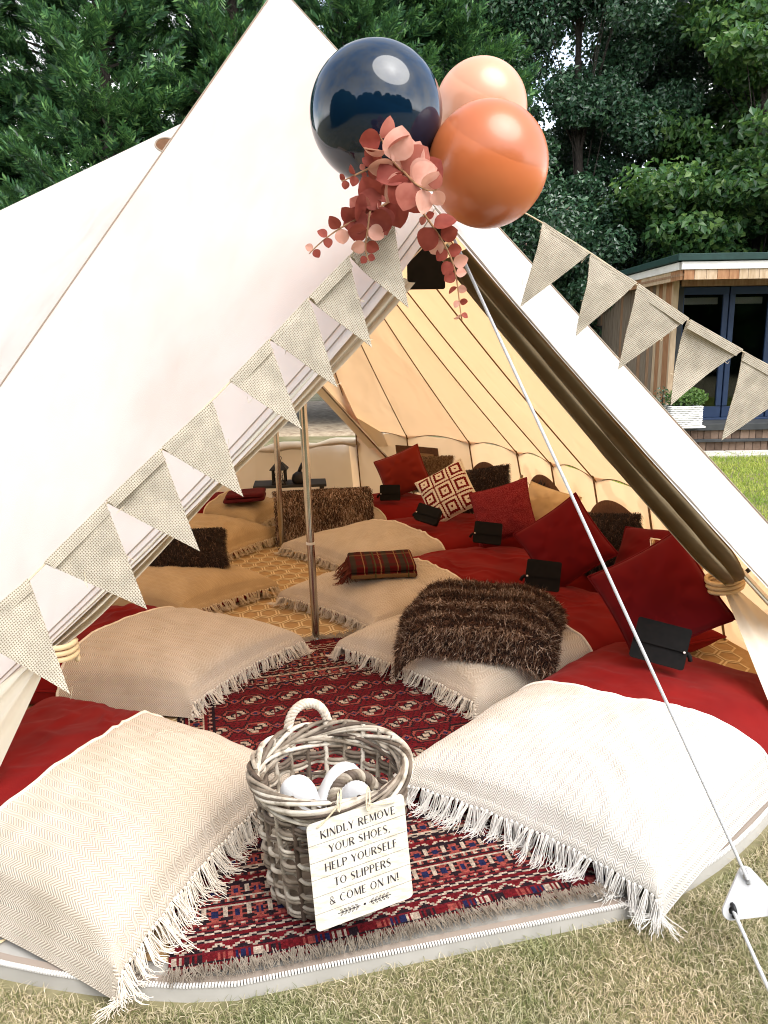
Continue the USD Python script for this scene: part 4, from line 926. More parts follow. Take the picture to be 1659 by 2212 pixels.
# ---------------------------------------------------------------- blankets
def slab(c, ex, ey, w, d, th, bend=None, n=40, m=24, round_=.5):
    """a soft folded slab: rounded cross-section; ex width axis, ey depth axis"""
    u, a_ = np.meshgrid(np.linspace(-1, 1, n), np.linspace(0, 2 * np.pi, m + 1), indexing='ij')
    ca, sa = np.cos(a_), np.sin(a_)
    y = np.sign(ca) * np.abs(ca) ** round_ * d / 2; z = np.sign(sa) * np.abs(sa) ** round_ * th / 2
    k = np.clip((1 - np.abs(u)) / .06, 0, 1) ** .5
    P = np.asarray(c) + (u * w / 2)[..., None] * ex + (y * (.9 + .1 * k))[..., None] * ey + (z * (.55 + .45 * k))[..., None] * np.cross(ex, ey)
    if bend is not None: P = P + bend(u, y, z)
    ends = [P[:1].mean(1, keepdims=True) + 0 * P[:1], P, P[-1:].mean(1, keepdims=True) + 0 * P[-1:]]
    return np.concatenate(ends, 0)
# tartan blanket folded on the third throw at right
def tartan(P, ex, ey):
    x, y = P @ ex, P @ ey
    c = np.zeros((len(P), 3)) + [.075, .005, .006]
    def st(t, per, off, w): return np.abs(((t / per + off) % 1) - .5) < w
    m1, m2 = st(x, .09, .0, .16), st(y, .09, .2, .16)
    c[m1] = [.030, .022, .016]; c[m2] = c[m2] * .45 + np.array([.03, .02, .012]) * .4
    c[st(x, .09, .36, .030)] = [.22, .12, .05]; c[st(y, .09, .55, .030)] = [.16, .09, .04]; c[st(x, .18, .1, .02)] = [.05, .055, .02]
    return c
ex, ey = unit([.985, .12, 0]), unit([-.12, .985, .12])
tb = thing('tartan_blanket', 'folded red and brown tartan blanket on a cream throw', 'blanket', (-.02, 4.1, .24))
for k, (dz, w_) in enumerate(((.275, .37), (.312, .36))):
    P = slab((-.02, 4.10, dz), ex, ey, w_, .24, .042, n=70, m=60, round_=.45)
    P = P + (fn(P, 8, 70 + k) * .012)[..., None] * np.array([0, 0, 1.])
    v, f = grid(P); part(tb, 'fold', (v, f), cloth_print, smooth=True, facecol=tartan(v[f].mean(1), ex, ey))
endp = np.array([-.02, 4.1, .30]) - ex * .18 + np.linspace(-.11, .11, 22)[:, None] * ey
tfr = look('tartan_fringe', (.06, .012, .008), (.14, .03, .015), scale=60, rough=.95)
part(tb, 'fringe', threads(endp, np.repeat((-ex * .5 + [0, 0, -.6])[None], 22, 0), .10, .3, 6, .0024, 31, spread=.006, floor=.22), tfr)
# maroon blanket at the back left
mb = thing('maroon_blanket', 'folded maroon blanket on a tan throw at back left', 'blanket', (-1.13, 6.2, .22))
maroon = look('maroon_wool', (.07, .004, .007), (.11, .007, .010), scale=30, rough=.95, bump=.5, bscale=300, dist=.003)
for k, dz in enumerate((.265, .30)):
    P = slab((-1.14 + .01 * k, 6.2, dz), unit([1, .08, .05]), unit([-.08, 1, 0]), .33 - .02 * k, .26, .04, n=30, m=30)
    part(mb, 'fold', grid(P + (fn(P, 7, 80 + k) * .015)[..., None] * np.array([0, 0, 1.])), maroon, smooth=True)
# striped fur blanket on the second seat at right
fx, fy = unit([.95, -.30, 0]), unit([.30, .95, 0])
fb = thing('striped_fur_blanket', 'striped brown fur blanket draped over the cream throw beside the near pole', 'blanket', (.42, 3.2, .24))
u, v = np.meshgrid(np.linspace(0, 1, 70), np.linspace(0, 1, 80), indexing='ij')
prof = np.interp(v, [0, .12, .25, .5, .75, .9, 1], [.20, .30, .375, .405, .385, .34, .26]); yy = np.interp(v, [0, .12, .25, .5, .75, .9, 1], [-.235, -.225, -.17, .0, .15, .215, .235])
FB = np.array([.43, 3.22, 0]) + ((u - .5) * .68)[..., None] * fx + yy[..., None] * fy
FB[..., 2] = prof - .13 * np.abs(2 * u - 1) ** 5 + .035 * fn(FB, 5, 90) + .022 * np.sin(v * 19 + 5 * fn(FB, 3, 91)) * (prof > .25)
bv, bf = grid(FB)
if normals(bv, bf)[:, 2].mean() < 0: bf = bf[:, ::-1]
part(fb, 'backing', (bv, bf), fur_base, smooth=True)
P, Nn = sample(bv, bf, 42000, 33)
across = (P - np.array([.43, 3.22, 0])) @ fy
stripe = np.sin(across * 105 + 6.0 * fn(P, 5, 92)) + 2.2 * fn(P * [1.0, 2.0, 2.0], 16, 93)
ru = np.random.default_rng(5).random(len(P)); lowp = P[:, 2] < .31
pd = np.where(lowp, .26, np.where(stripe > .5, .8, .05)); pm = np.where(lowp, .30, np.where(stripe > -.35, .75, .25))
cls = np.where(ru < pd, 0, np.where(ru < pd + (1 - pd) * pm, 1, 2))
for kk, mt, sd in ((0, fur_tip, 41), (1, fur_mid, 42), (2, fur_dark, 45)):
    msk = cls == kk
    part(fb, 'pile', hairs(P[msk], Nn[msk], np.array([-.1, -.5, -.25]), (.038, .031, .027)[kk], 0, int(msk.sum()), sd, .0028), mt, isl=5)
# shaggy fur rug hanging over the end of the back seat
fh = thing('hanging_fur_rug', 'shaggy grey-brown fur rug hanging over the seat behind the far pole', 'fur rug', (-.48, 5.72, .02))
hx_, hy_ = unit([.985, .17, 0]), unit([-.17, .985, 0])
u, v = np.meshgrid(np.linspace(0, 1, 60), np.linspace(0, 1, 40), indexing='ij')
yy = np.interp(v, [0, .55, .7, .82, 1], [-.17, -.12, -.06, .04, .24]); zz = np.interp(v, [0, .55, .7, .82, 1], [.03, .31, .365, .375, .33])
FH = np.array([-.47, 5.80, 0]) + ((u - .5) * .74)[..., None] * hx_ + yy[..., None] * hy_; FH[..., 2] = zz + .02 * fn(FH, 5, 95)
hv, hf = grid(FH)
if (normals(hv, hf) @ np.array([0, -1, .5])).mean() < 0: hf = hf[:, ::-1]
part(fh, 'backing', (hv, hf), fur_base, smooth=True)
P, Nn = sample(hv, hf, 26000, 34); pick = fn(P, 10, 96) + .25 * np.random.default_rng(6).normal(size=len(P)) > .0
for msk, mt, sd in ((pick, fur_tip, 43), (~pick, fur_dark, 44)):
    part(fh, 'pile', hairs(P[msk], Nn[msk], np.array([0, -.2, -1.]), .045, 0, int(msk.sum()), sd, .0048), mt, isl=5)

# ---------------------------------------------------------------- things at the back of the tent
lt = thing('low_table', 'low dark table by the back wall holding lantern and bottle', 'table', (-.86, 6.98, .012))
part(lt, 'tabletop', box((-.86, 6.98, .235), (.66, .30, .025), .1, .004), dark_board)
for sx in (-1, 1):
    for sy in (-1, 1): part(lt, 'leg', tubes(np.array([(-.86 + sx * .28 - sy * .01, 6.98 + sy * .11 + sx * .03, .012), (-.86 + sx * .29, 6.98 + sy * .11 + sx * .03, .225)]), .016, 8), dark_board)
lc = np.array([-.945, 6.90, .2475])
lan = thing('lantern', 'black metal lantern with lattice sides behind the far pole', 'lantern', lc)
part(lan, 'base', box(lc + [0, 0, .008], (.13, .13, .016), 0, .003), black_metal)
for sx in (-1, 1):
    for sy in (-1, 1): part(lan, 'corner_post', box(lc + [sx * .055, sy * .055, .075], (.012, .012, .118)), black_metal)
for sx, sy in ((0, -1), (1, 0), (-1, 0)):
    bars = []
    for k in range(-2, 3):
        for s_ in (-1, 1):
            a0 = np.array([k * .024 - s_ * .024, .0, .02]); a1 = np.array([k * .024 + s_ * .024, .0, .13])
            a0[0] = np.clip(a0[0], -.05, .05); a1[0] = np.clip(a1[0], -.05, .05)
            if sx: a0, a1 = a0[[1, 0, 2]] + [sx * .055, 0, 0], a1[[1, 0, 2]] + [sx * .055, 0, 0]
            else: a0, a1 = a0 + [0, sy * .055, 0], a1 + [0, sy * .055, 0]
            bars.append(tubes(np.stack([lc + a0, lc + a1]), .0025, 4))
    part(lan, 'lattice', join(bars), black_metal)
part(lan, 'roof', trimesh.convex.convex_hull(np.array([lc + [sx * w, sy * w, z] for w, z in ((.078, .134), (.078, .142), (.028, .20)) for sx in (-1, 1) for sy in (-1, 1)])), black_metal)
part(lan, 'chimney', lathe([(0, .235), (.016, .232), (.020, .22), (.022, .205), (.026, .198), (0, .198)], lc, 16), black_metal)
th = np.linspace(0, np.pi, 16); part(lan, 'ring', tubes(lc + np.stack([np.cos(th) * .028, 0 * th, .225 + np.sin(th) * .035], -1), .003, 6), black_metal)
bc = np.array([-.765, 6.90, .2475])
bt = thing('bottle', 'black round-bellied bottle with leaning neck beside the lantern', 'bottle', bc)
part(bt, 'body', lathe([(0, .0), (.05, 0), (.066, .02), (.070, .05), (.060, .085), (.035, .105), (.022, .112), (0, .112)], bc, 24), black_plastic, smooth=True)
part(bt, 'neck', tubes(np.array([bc + [0, 0, .10], bc + [.012, 0, .14], bc + [.035, 0, .185]]), [.020, .016, .017], 14), black_plastic, smooth=True)
part(bt, 'stopper', tubes(np.array([bc + [.034, 0, .184], bc + [.046, 0, .208]]), .012, 12), black_plastic)
pc = np.array([1.10, 5.40, .36])
st0 = thing('side_stool', 'low tan stool behind the cushions carrying the black succulent', 'stool', (1.10, 5.40, .012))
part(st0, 'seat', lathe([(0, .36), (.12, .36), (.125, .35), (.12, .335), (0, .335)], (1.10, 5.40, 0), 24), tan_cloth)
for k in range(3):
    a_ = k * 2.094 + .3; part(st0, 'leg', tubes(np.array([(1.10 + .11 * math.cos(a_), 5.4 + .11 * math.sin(a_), .012), (1.10 + .08 * math.cos(a_), 5.4 + .08 * math.sin(a_), .34)]), .011, 8), cedar[3])
pl = thing('succulent', 'small black spiky succulent by the right wall', 'plant', pc)
part(pl, 'pot', lathe([(0, .0), (.035, 0), (.048, .05), (.050, .055), (.042, .055), (.04, .045), (0, .045)], pc, 20), black_plastic, smooth=40)
rr = np.random.default_rng(4)
for k in range(13):
    a_ = k * 2.4; t_ = .35 + .05 * k; d = np.array([math.cos(a_) * math.sin(t_), math.sin(a_) * math.sin(t_), math.cos(t_)])
    q = np.linspace(0, 1, 6)[:, None]; c0 = pc + [0, 0, .05]
    part(pl, 'leaf', tubes(c0 + d * .10 * q + np.array([0, 0, .02]) * q ** 2, .010 * (1 - .9 * q[:, 0]), 5), black_plastic, smooth=True)
gc = np.array([1.02, 5.60, .405])
bp = thing('tassel_ornament', 'small striped straw bell ornament near the half-moon window', 'ornament', gc)
part(bp, 'bell', lathe([(0, .10), (.012, .095), (.02, .08), (.035, .07), (.028, .06), (.05, .045), (.042, .035), (.065, .0), (0, .0)], gc, 18), tan_cloth, smooth=40)
part(bp, 'loop', ball(gc + [0, 0, .108], .013, 1), stitch_m)
# black fabric panel hanging just inside the doorway peak
hp_ = thing('hanging_cloth', 'black square fabric panel hanging inside the doorway peak', 'panel', (.155, 2.75, 1.62))
o = Polygon([(-.062, -.10), (.062, -.10), (.062, .07), (.02, .13), (-.02, .13), (-.062, .03)]).buffer(-.006).buffer(.006, 3)
m = trimesh.creation.extrude_polygon(o, .012, engine='earcut'); v = np.array(m.vertices)
part(hp_, 'cloth', (np.array([.150, 2.62, 1.765]) + v[:, :1] * np.array([1.0, .0, 0]) + v[:, 1:2] * np.array([0, 0, 1.]) + v[:, 2:3] * np.array([0, 1., 0]), m.faces), black_cloth)
part(hp_, 'hanging_cord', tubes(np.array([(.15, 2.626, 1.885), (.15, 2.60, 2.06)]), .003, 6), black_cloth)

# ---------------------------------------------------------------- the wicker basket of slippers with its sign
bk = np.array([-.155, 1.885, .03])
bas = thing('wicker_basket', 'round grey wicker basket with two rope handles on the rug', 'basket', bk)
rb = lambda z: .168 + .034 * np.clip(z / .36, 0, 1) ** .9
NS = 22
for k in range(NS):
    a_ = 2 * np.pi * k / NS; z = np.linspace(.0, .375, 8); r_ = rb(z)
    part(bas, 'stake', tubes(np.stack([np.cos(a_) * r_, np.sin(a_) * r_, z], -1) + bk, .0075, 6), wicker, smooth=True)
thb = np.linspace(0, 2 * np.pi, 160)
rr = np.random.default_rng(12)
part(bas, 'bottom', lathe([(0, .010), (.165, .010), (.168, .004), (0, .004)], bk, 40), wicker)
z = .012; row = 0
while z < .335:
    ph = np.pi * (row % 2); wig = rr.normal(0, .0016, 160); wig = np.convolve(np.r_[wig, wig[:20]], np.ones(14) / 5, 'same')[:160]; wig[-1] = wig[0]
    tilt = rr.uniform(-.006, .006)
    loose = .012 if .05 < z < .25 else .009
    zz = z + wig + tilt * np.sin(thb + row)
    r_ = rb(zz) + loose * np.sin(thb * NS / 2 + ph)
    for s_ in (0, 1) if not (.06 < z < .25 and row % 2) else (0,):
        rad = rr.uniform(.0042, .0060)
        part(bas, 'withy', tubes(np.stack([np.cos(thb) * (r_ + s_ * .001), np.sin(thb) * (r_ + s_ * .001), zz + s_ * .0115], -1) + bk, rad * (1 + .12 * np.sin(thb * 7 + row)), 6), wicker, smooth=True)
    z += .0245 if .06 < z < .25 else .023; row += 1
# plaited rim: five strands winding round each other
for k in range(8):
    a_ = np.linspace(0, 2 * np.pi, 240); ph = 2 * np.pi * k / 8 + a_ * 3 + .6 * np.sin(a_ * 2 + k)
    r_ = .208 + .012 * np.cos(ph); zz = .354 + .020 * np.sin(ph)
    part(bas, 'rim_strand', tubes(np.stack([np.cos(a_) * r_, np.sin(a_) * r_, zz], -1) + bk, .0060 * (1 + .1 * np.sin(a_ * 5 + k)), 7), wicker, smooth=True)
for k in range(4):
    a_ = np.linspace(0, 2 * np.pi, 160); ph = 2 * np.pi * k / 4 - a_ * 2
    r_ = .198 + .010 * np.cos(ph); zz = .322 + .015 * np.sin(ph)
    part(bas, 'rim_strand', tubes(np.stack([np.cos(a_) * r_, np.sin(a_) * r_, zz], -1) + bk, .0058, 6), wicker, smooth=True)
def handle(az, mt, lean, h=.105, w=.062):
    d = np.array([math.cos(az), math.sin(az), 0]); s = np.array([-math.sin(az), math.cos(az), 0])
    c = bk + d * .205 + np.array([0, 0, .33])
    q = np.linspace(0, 1, 90); a_ = np.pi * q
    hx_ = -np.cos(a_) * w; hz = np.sin(a_) ** .7 * h
    core = c + hx_[:, None] * s + hz[:, None] * unit(np.array([0, 0, 1.]) + lean * d) + np.where((q < .08) | (q > .92), -.03 * (1 - np.minimum(q, 1 - q) / .08), 0)[:, None] * np.array([0, 0, 1.])
    T = unit(np.gradient(core, axis=0)); A_ = d - (T @ d)[:, None] * T; A_ = unit(A_); B_ = np.cross(T, A_)
    hd = None
    for k in range(4):
        ph = q * 2 * np.pi * 5 + k * np.pi / 2
        P = core + (A_ * np.cos(ph)[:, None] + B_ * np.sin(ph)[:, None]) * .0078
        part(bas, 'handle_strand', tubes(P, .0068, 6), mt, smooth=True)
    # bindings at the feet
    for sg in (-1, 1):
        a_ = np.linspace(0, 2 * np.pi * 4, 60)
        P = c + s * sg * w + np.stack([np.cos(a_) * .017, np.sin(a_) * .017, np.linspace(-.045, .0, 60)], -1) + np.array([0, 0, .012])
        part(bas, 'binding', tubes(P, .0045, 5), mt, smooth=True)
handle(math.radians(112), pale_wicker, .15)
handle(math.radians(-68), wicker, -.35, h=.095)
# white slippers standing in the basket
def slipper(c, d, up, label, roll=0.0):
    d, up = unit(d), unit(up); s = np.cross(up, d)
    t = thing('slipper', label, 'slipper', np.asarray(c) - d * .13)
    q = np.linspace(-1, 1, 40); wid = .058 * np.sqrt(np.clip(1 - np.abs(q) ** 3.2, 0, 1)) * (1 + .12 * q)
    ol = Polygon(np.concatenate([np.stack([q * .13, wid], -1), np.stack([q * .13, -wid], -1)[::-1]]))
    m = trimesh.creation.extrude_polygon(ol.buffer(.001), .012, engine='earcut'); v = np.array(m.vertices)
    put = lambda v: np.asarray(c) + v[:, :1] * d + v[:, 1:2] * s + v[:, 2:3] * up
    part(t, 'sole', (put(v), m.faces), slip_m)
    u, a_ = np.meshgrid(np.linspace(-.12, 1, 24), np.linspace(0, np.pi, 20), indexing='ij')
    w_ = .062 * np.sqrt(np.clip(1 - np.abs(u) ** 3.0, 0, 1)) * (1 + .12 * u)
    P = np.stack([u * .132, np.cos(a_) * w_, .010 + np.sin(a_) * (.070 * np.sqrt(np.clip(1 - np.clip(u, 0, 1) ** 2.2, 0, 1)) + .004)], -1)
    v, f = grid(P); part(t, 'upper', (put(v), f), slip_m, smooth=True)
    return t
slipper(bk + [-.082, .035, .205], (-.15, -.25, .75), (.1, -.9, .35), 'white slipper standing upright at the left inside the basket')
slipper(bk + [.072, .005, .20], (.12, -.15, .75), (-.15, -.9, .35), 'white slipper standing upright behind the front basket handle')
slipper(bk + [.0, .09, .175], (.3, .1, .6), (.0, -.8, .5), 'white slipper at the back of the basket, lower than the others')

# the sign hung on the front handle
sx_, n_ = unit(np.array([.93, .27, .16])), None
sc = np.array([-.070, 1.645, .262])
sy_ = unit(np.array([-.075, .16, .95])); sn = unit(np.cross(sx_, sy_))
if sn[1] > 0: sn = -sn
SW, SH = .248, .262
sg = thing('hanging_sign', 'white wooden sign with printed welcome text hung on the basket', 'sign', sc - sy_ * SH / 2)
def on_sign(v): return sc + v[:, :1] * sx_ + v[:, 1:2] * sy_ + v[:, 2:3] * sn
full = Polygon([(-SW / 2, -SH / 2), (SW / 2, -SH / 2), (SW / 2, SH / 2), (-SW / 2, SH / 2)]).buffer(-.012).buffer(.012, 5)
cuts = [-SH / 2 - .01, -.089, -.047, -.005, .037, .079, SH / 2 + .01]
for k in range(6):
    band = full.intersection(Polygon([(-1, cuts[k] + .0011), (1, cuts[k] + .0011), (1, cuts[k + 1] - .0011), (-1, cuts[k + 1] - .0011)]))
    m = trimesh.creation.extrude_polygon(band, .0065, engine='earcut'); v = np.array(m.vertices); v[:, 2] -= .0065
    part(sg, 'board', (on_sign(v), m.faces), sign_wood)
m = trimesh.creation.extrude_polygon(full.buffer(-.002), .004, engine='earcut'); v = np.array(m.vertices); v[:, 2] -= .0108
part(sg, 'backing', (on_sign(v), m.faces), cedar[1])  # darker than the boards, standing in for the shadow in the grooves
# display lettering with thick stems and hairlines, drawn stroke by stroke (unit box: width ~.7, height 1)
TK, TN = .14, .045
def arc(cx, cy, rx, ry, a0, a1, n=14):
    a_ = np.radians(np.linspace(a0, a1, n)); return [(cx + rx * math.cos(q), cy + ry * math.sin(q)) for q in a_]
GL = {
 'K': (.72, [([(.1, 0), (.1, 1)], TK), ([(.12, .42), (.66, 1)], TN), ([(.24, .55), (.68, 0)], TK)]),
 'I': (.26, [([(.12, 0), (.12, 1)], TK)]),
 'N': (.78, [([(.08, 0), (.08, 1)], TN), ([(.1, .98), (.66, .02)], TK), ([(.7, 0), (.7, 1)], TN)]),
 'D': (.78, [([(.1, 0), (.1, 1)], TK), ([(.1, .97)] + arc(.26, .5, .42, .47, 90, -90) + [(.1, .03)], TN), (arc(.27, .5, .41, .40, 50, -50), TK * .8)]),
 'L': (.58, [([(.1, 0), (.1, 1)], TK), ([(.1, .03), (.54, .03)], TN), ([(.54, .03), (.54, .2)], TN)]),
 'Y': (.72, [([(.36, 0), (.36, .48)], TK), ([(.36, .46), (.06, 1)], TK * .85), ([(.38, .46), (.68, 1)], TN)]),
 'R': (.70, [([(.1, 0), (.1, 1)], TK), ([(.1, .97)] + arc(.30, .74, .26, .23, 90, -90) + [(.1, .51)], TN), (arc(.32, .74, .25, .2, 55, -55), TK * .75), ([(.32, .5), (.64, 0)], TK)]),
 'E': (.58, [([(.1, 0), (.1, 1)], TK), ([(.1, .97), (.52, .97)], TN), ([(.1, .52), (.44, .52)], TN), ([(.1, .03), (.54, .03)], TN)]),
 'M': (.92, [([(.08, 0), (.12, 1)], TN), ([(.13, .97), (.44, .1)], TK * .9), ([(.44, .08), (.76, .97)], TN), ([(.79, 1), (.82, 0)], TK)]),
 'O': (.86, [(arc(.42, .5, .36, .48, 0, 360, 30), TN), (arc(.42, .5, .34, .40, 130, 230), TK * .8), (arc(.42, .5, .34, .40, -50, 50), TK * .8)]),
 'V': (.74, [([(.06, 1), (.36, .02)], TK), ([(.38, .02), (.68, 1)], TN)]),
 'U': (.74, [([(.1, 1), (.1, .3)], TK), (arc(.37, .3, .27, .28, 180, 360), TN), ([(.64, .3), (.64, 1)], TN)]),
 'S': (.60, [(arc(.29, .76, .22, .22, 30, 180), TN), ([(.08, .78), (.18, .6), (.42, .42), (.5, .25)], TK), (arc(.28, .24, .22, .22, 0, -150), TN)]),
 'H': (.78, [([(.1, 0), (.1, 1)], TK), ([(.68, 0), (.68, 1)], TK), ([(.1, .52), (.68, .52)], TN)]),
 'P': (.64, [([(.1, 0), (.1, 1)], TK), ([(.1, .97)] + arc(.30, .72, .27, .25, 90, -90) + [(.1, .47)], TN), (arc(.32, .72, .25, .2, 55, -55), TK * .75)]),
 'F': (.54, [([(.1, 0), (.1, 1)], TK), ([(.1, .97), (.52, .97)], TN), ([(.1, .52), (.42, .52)], TN)]),
 'T': (.64, [([(.32, 0), (.32, 1)], TK), ([(.04, .97), (.60, .97)], TN)]),
 'C': (.78, [(arc(.42, .5, .36, .48, 50, 310, 26), TN), (arc(.42, .5, .34, .42, 125, 235), TK * .85)]),
 '&': (.80, [(arc(.32, .77, .17, .2, -60, 240), TN * 1.2), ([(.18, .66), (.70, .02)], TK * .8), (arc(.31, .28, .25, .26, 130, 330), TN * 1.5), ([(.52, .16), (.68, .45)], TN)]),
 '!': (.26, [([(.12, .3), (.12, 1)], TK), ([(.12, .02), (.12, .12)], TK)]),
 '.': (.22, [([(.1, .0), (.1, .10)], TK)]), ',': (.22, [([(.12, .1), (.05, -.14)], TN * 2)]), ' ': (.34, []),
}
from shapely.geometry import LineString
from shapely.ops import unary_union
def lettering(text, cx, base, h, slant=0.0):
    wtot = sum(GL[c][0] + .10 for c in text); x = cx - wtot * h * .5; out = []
    for c in text:
        for pts, wd in GL[c][1]:
            out.append(LineString([(x + p[0] * h + slant * p[1] * h, base + p[1] * h) for p in pts]).buffer(wd * h * .62, cap_style=2, join_style=1, quad_segs=3))
        x += (GL[c][0] + .10) * h
    return unary_union(out)
lines = [('KINDLY REMOVE', .090, .0195), ('YOUR SHOES,', .050, .0195), ('HELP YOURSELF', .008, .0195), ('TO SLIPPERS', -.034, .0195), ('& COME ON IN!', -.076, .0195)]
for tx, y0, h_ in lines:
    g = lettering(tx, .004, y0, h_)
    m = trimesh.util.concatenate([trimesh.creation.extrude_polygon(p, .0006, engine='earcut') for p in getattr(g, 'geoms', [g])])
    part(sg, 'lettering', (on_sign(np.array(m.vertices)), m.faces), ink)
orn = [LineString([(-.068, -.104), (-.012, -.104)]).buffer(.0008), LineString([(.012, -.104), (.068, -.104)]).buffer(.0008), Point(0, -.104).buffer(.0030)]
for s_ in (-1, 1):
    for k in range(5):
        x = s_ * (.020 + k * .0095)
        for t_ in (-1, 1):
            e = Point(0, 0).buffer(1, 8); from_ = np.array(e.exterior.coords) * [.0050, .0020]; a_ = (.7 * t_) * (1 if s_ > 0 else -1)
            from_ = from_ @ np.array([[math.cos(a_), math.sin(a_)], [-math.sin(a_), math.cos(a_)]]) + [x, -.104 + t_ * .0042]
            pg = Polygon(from_); orn.append(pg.difference(pg.buffer(-.0010)))
g = unary_union(orn)
m = trimesh.util.concatenate([trimesh.creation.extrude_polygon(p, .0006, engine='earcut') for p in getattr(g, 'geoms', [g])])
part(sg, 'leaf_ornament', (on_sign(np.array(m.vertices)), m.faces), ink)
hang = bk + np.array([.078 * .9, -.20, .385])
for s_ in (-1, 1):
    p0 = on_sign(np.array([[s_ * SW * .40, SH * .46, .003]]))[0]; e_ = hang + np.array([s_ * .035, -.03, .0])
    part(sg, 'string', tubes(smoothpath([p0, (p0 + e_) / 2 + [0, 0, -.004], e_], 10), .0022, 6), twine, smooth=True)
    th = np.linspace(0, 2 * np.pi, 14); part(sg, 'string', tubes(e_ + np.stack([np.cos(th) * .004, np.sin(th) * .024 + .02, np.sin(th) * .018], -1), .0022, 5), twine)

# ---------------------------------------------------------------- balloons
knotpt = DA + aF * .06 + np.array([-.01, 0, .06])
def balloon(c, r_, mt, label):
    c = np.asarray(c, float); ax = unit(c - knotpt)
    t = thing('balloon', label, 'balloon', c - ax * r_ * 1.1, 'balloons tied over the tent doorway')
    a_ = np.linspace(0, np.pi, 48); rad = np.sin(a_) * r_; h_ = np.cos(a_) * r_ * 1.0
    low = np.clip((a_ - 2.2) / (np.pi - 2.2), 0, 1); h_ = h_ - low ** 2 * r_ * .10; rad = rad * (1 - .10 * low)
    prof = np.stack([rad, h_], -1)
    m = lathe(prof, (0, 0, 0), 64); v = np.array(m.vertices)
    zx = unit(np.cross(ax, [.3, .2, .9])); zy = np.cross(ax, zx); Bm = np.array([zx, zy, ax])
    part(t, 'body', (v @ Bm + c, m.faces), mt, smooth=True)
    m = lathe([(0, 0), (.006, .0), (.010, .012), (.007, .024), (.012, .040), (0, .045)], (0, 0, -r_ * 1.135), 14)
    part(t, 'knot', (np.array(m.vertices) @ Bm + c, m.faces), mt, smooth=True)
    part(t, 'string', tubes(np.linspace(c - ax * r_ * 1.13, knotpt, 8), .0022, 5), twine)
balloon((-.004, 2.02, 2.035), .160, navy_latex, 'glossy navy balloon above the doorway')
balloon((.262, 1.98, 1.908), .143, tan_latex, 'burnt orange balloon in front of the paler one')
balloon((.285, 2.32, 2.125), .127, peach_latex, 'pale peach balloon behind the burnt orange one')

# ---------------------------------------------------------------- reddish eucalyptus branches at the doorway peak
FPX = 1662.0
def px(u, v, y):   # planning unit: a point seen at (u, v) of the 1659-wide picture, y metres into the scene
    d = FW + RT * (u - 829.5) / FPX + UP * (1106 - v) / FPX; return EYE + d * (y / d[1])
def leaf_mesh(c, d, n, r_, seed, fold=.25):
    """a round leaf: base at c, growing along d, facing n"""
    d = unit(d); n = unit(np.asarray(n) - d * (np.asarray(n) @ d)); s = np.cross(n, d)
    q = np.linspace(0, 1, 9); w = np.sin(np.pi * q ** .85) ** .62 * r_; w[0], w[-1] = .002, .001
    off = np.linspace(-1, 1, 7)
    P = c + (q * 2 * r_)[:, None, None] * d + (w[:, None] * off)[..., None] * s + ((np.abs(w[:, None] * off) * fold) + (-.35 * r_ * q ** 2)[:, None])[..., None] * n
    return grid(P)
def eucalyptus(label, pts, y, sizes, seed, mats, depth=.0, dens=None, pink=.12):
    rr = np.random.default_rng(seed)
    path = smoothpath([px(u, v, y + dy) for u, v, dy in pts], 60)
    t = thing('eucalyptus_branch', label, 'branch', path[0], 'reddish eucalyptus at the doorway peak')
    part(t, 'stem', tubes(path, np.linspace(.0032, .0014, 60), 6), stem_m, smooth=True)
    T = unit(np.gradient(path, axis=0)); n = len(sizes)
    for k in range(n):
        i = int((k + .6) / n * 59); c, tg = path[i], T[i]
        view = unit(EYE - c)
        side = unit(np.cross(tg, view)); 
        for sgn in (-1, 1):
            jit = rr.normal(0, .35, 3)
            d = unit(side * sgn * 1.0 + tg * .45 + jit * .5); nn = unit(view + rr.normal(0, .55, 3))
            mt = leaf_pink if rr.random() < pink else (leaf_mid if rr.random() < .25 else leaf_red)
            part(t, 'leaf', leaf_mesh(c + d * .002, d, nn, sizes[k] * rr.uniform(.85, 1.15), 0), mt, smooth=True)
    return t
yE = 1.83
eucalyptus('longest reddish branch drooping left towards the burlap bunting', [(885, 395, .05), (845, 432, .02), (790, 465, 0), (740, 490, -.02), (700, 518, -.02), (668, 548, -.02)], yE, [.030, .032, .029, .025, .020, .016, .012, .009], 1, None)
eucalyptus('reddish branch hanging straight down over the left hem', [(830, 430, .03), (800, 455, 0), (795, 490, -.02), (790, 525, -.02), (798, 565, -.02)], yE, [.026, .029, .026, .021, .015, .010], 2, None, pink=.2)
eucalyptus('reddish branch rising in front of the navy balloon', [(905, 410, .0), (880, 380, -.02), (850, 350, -.05), (832, 318, -.06), (820, 290, -.06)], yE - .03, [.034, .034, .031, .030, .026, .022], 3, None, pink=.22)
eucalyptus('pale pink tipped branch beside the burnt orange balloon', [(860, 360, -.02), (885, 385, -.04), (905, 402, -.07), (930, 412, -.08), (948, 405, -.08)], yE - .04, [.030, .030, .026, .022, .016], 4, None, pink=.5)
eucalyptus('thin reddish branch hanging to the right down past the rope', [(890, 430, .0), (925, 475, 0), (952, 515, .02), (975, 560, .03), (988, 615, .03), (998, 692, .03)], yE, [.006, .010, .024, .022, .018, .016, .013, .012, .010, .008], 5, None, pink=.2)
eucalyptus('short thin sprig pointing left across the navy balloon', [(835, 345, -.02), (800, 362, -.03), (768, 378, -.04), (738, 392, -.04)], yE - .03, [.022, .014, .007, .010, .008], 6, None, pink=.05)

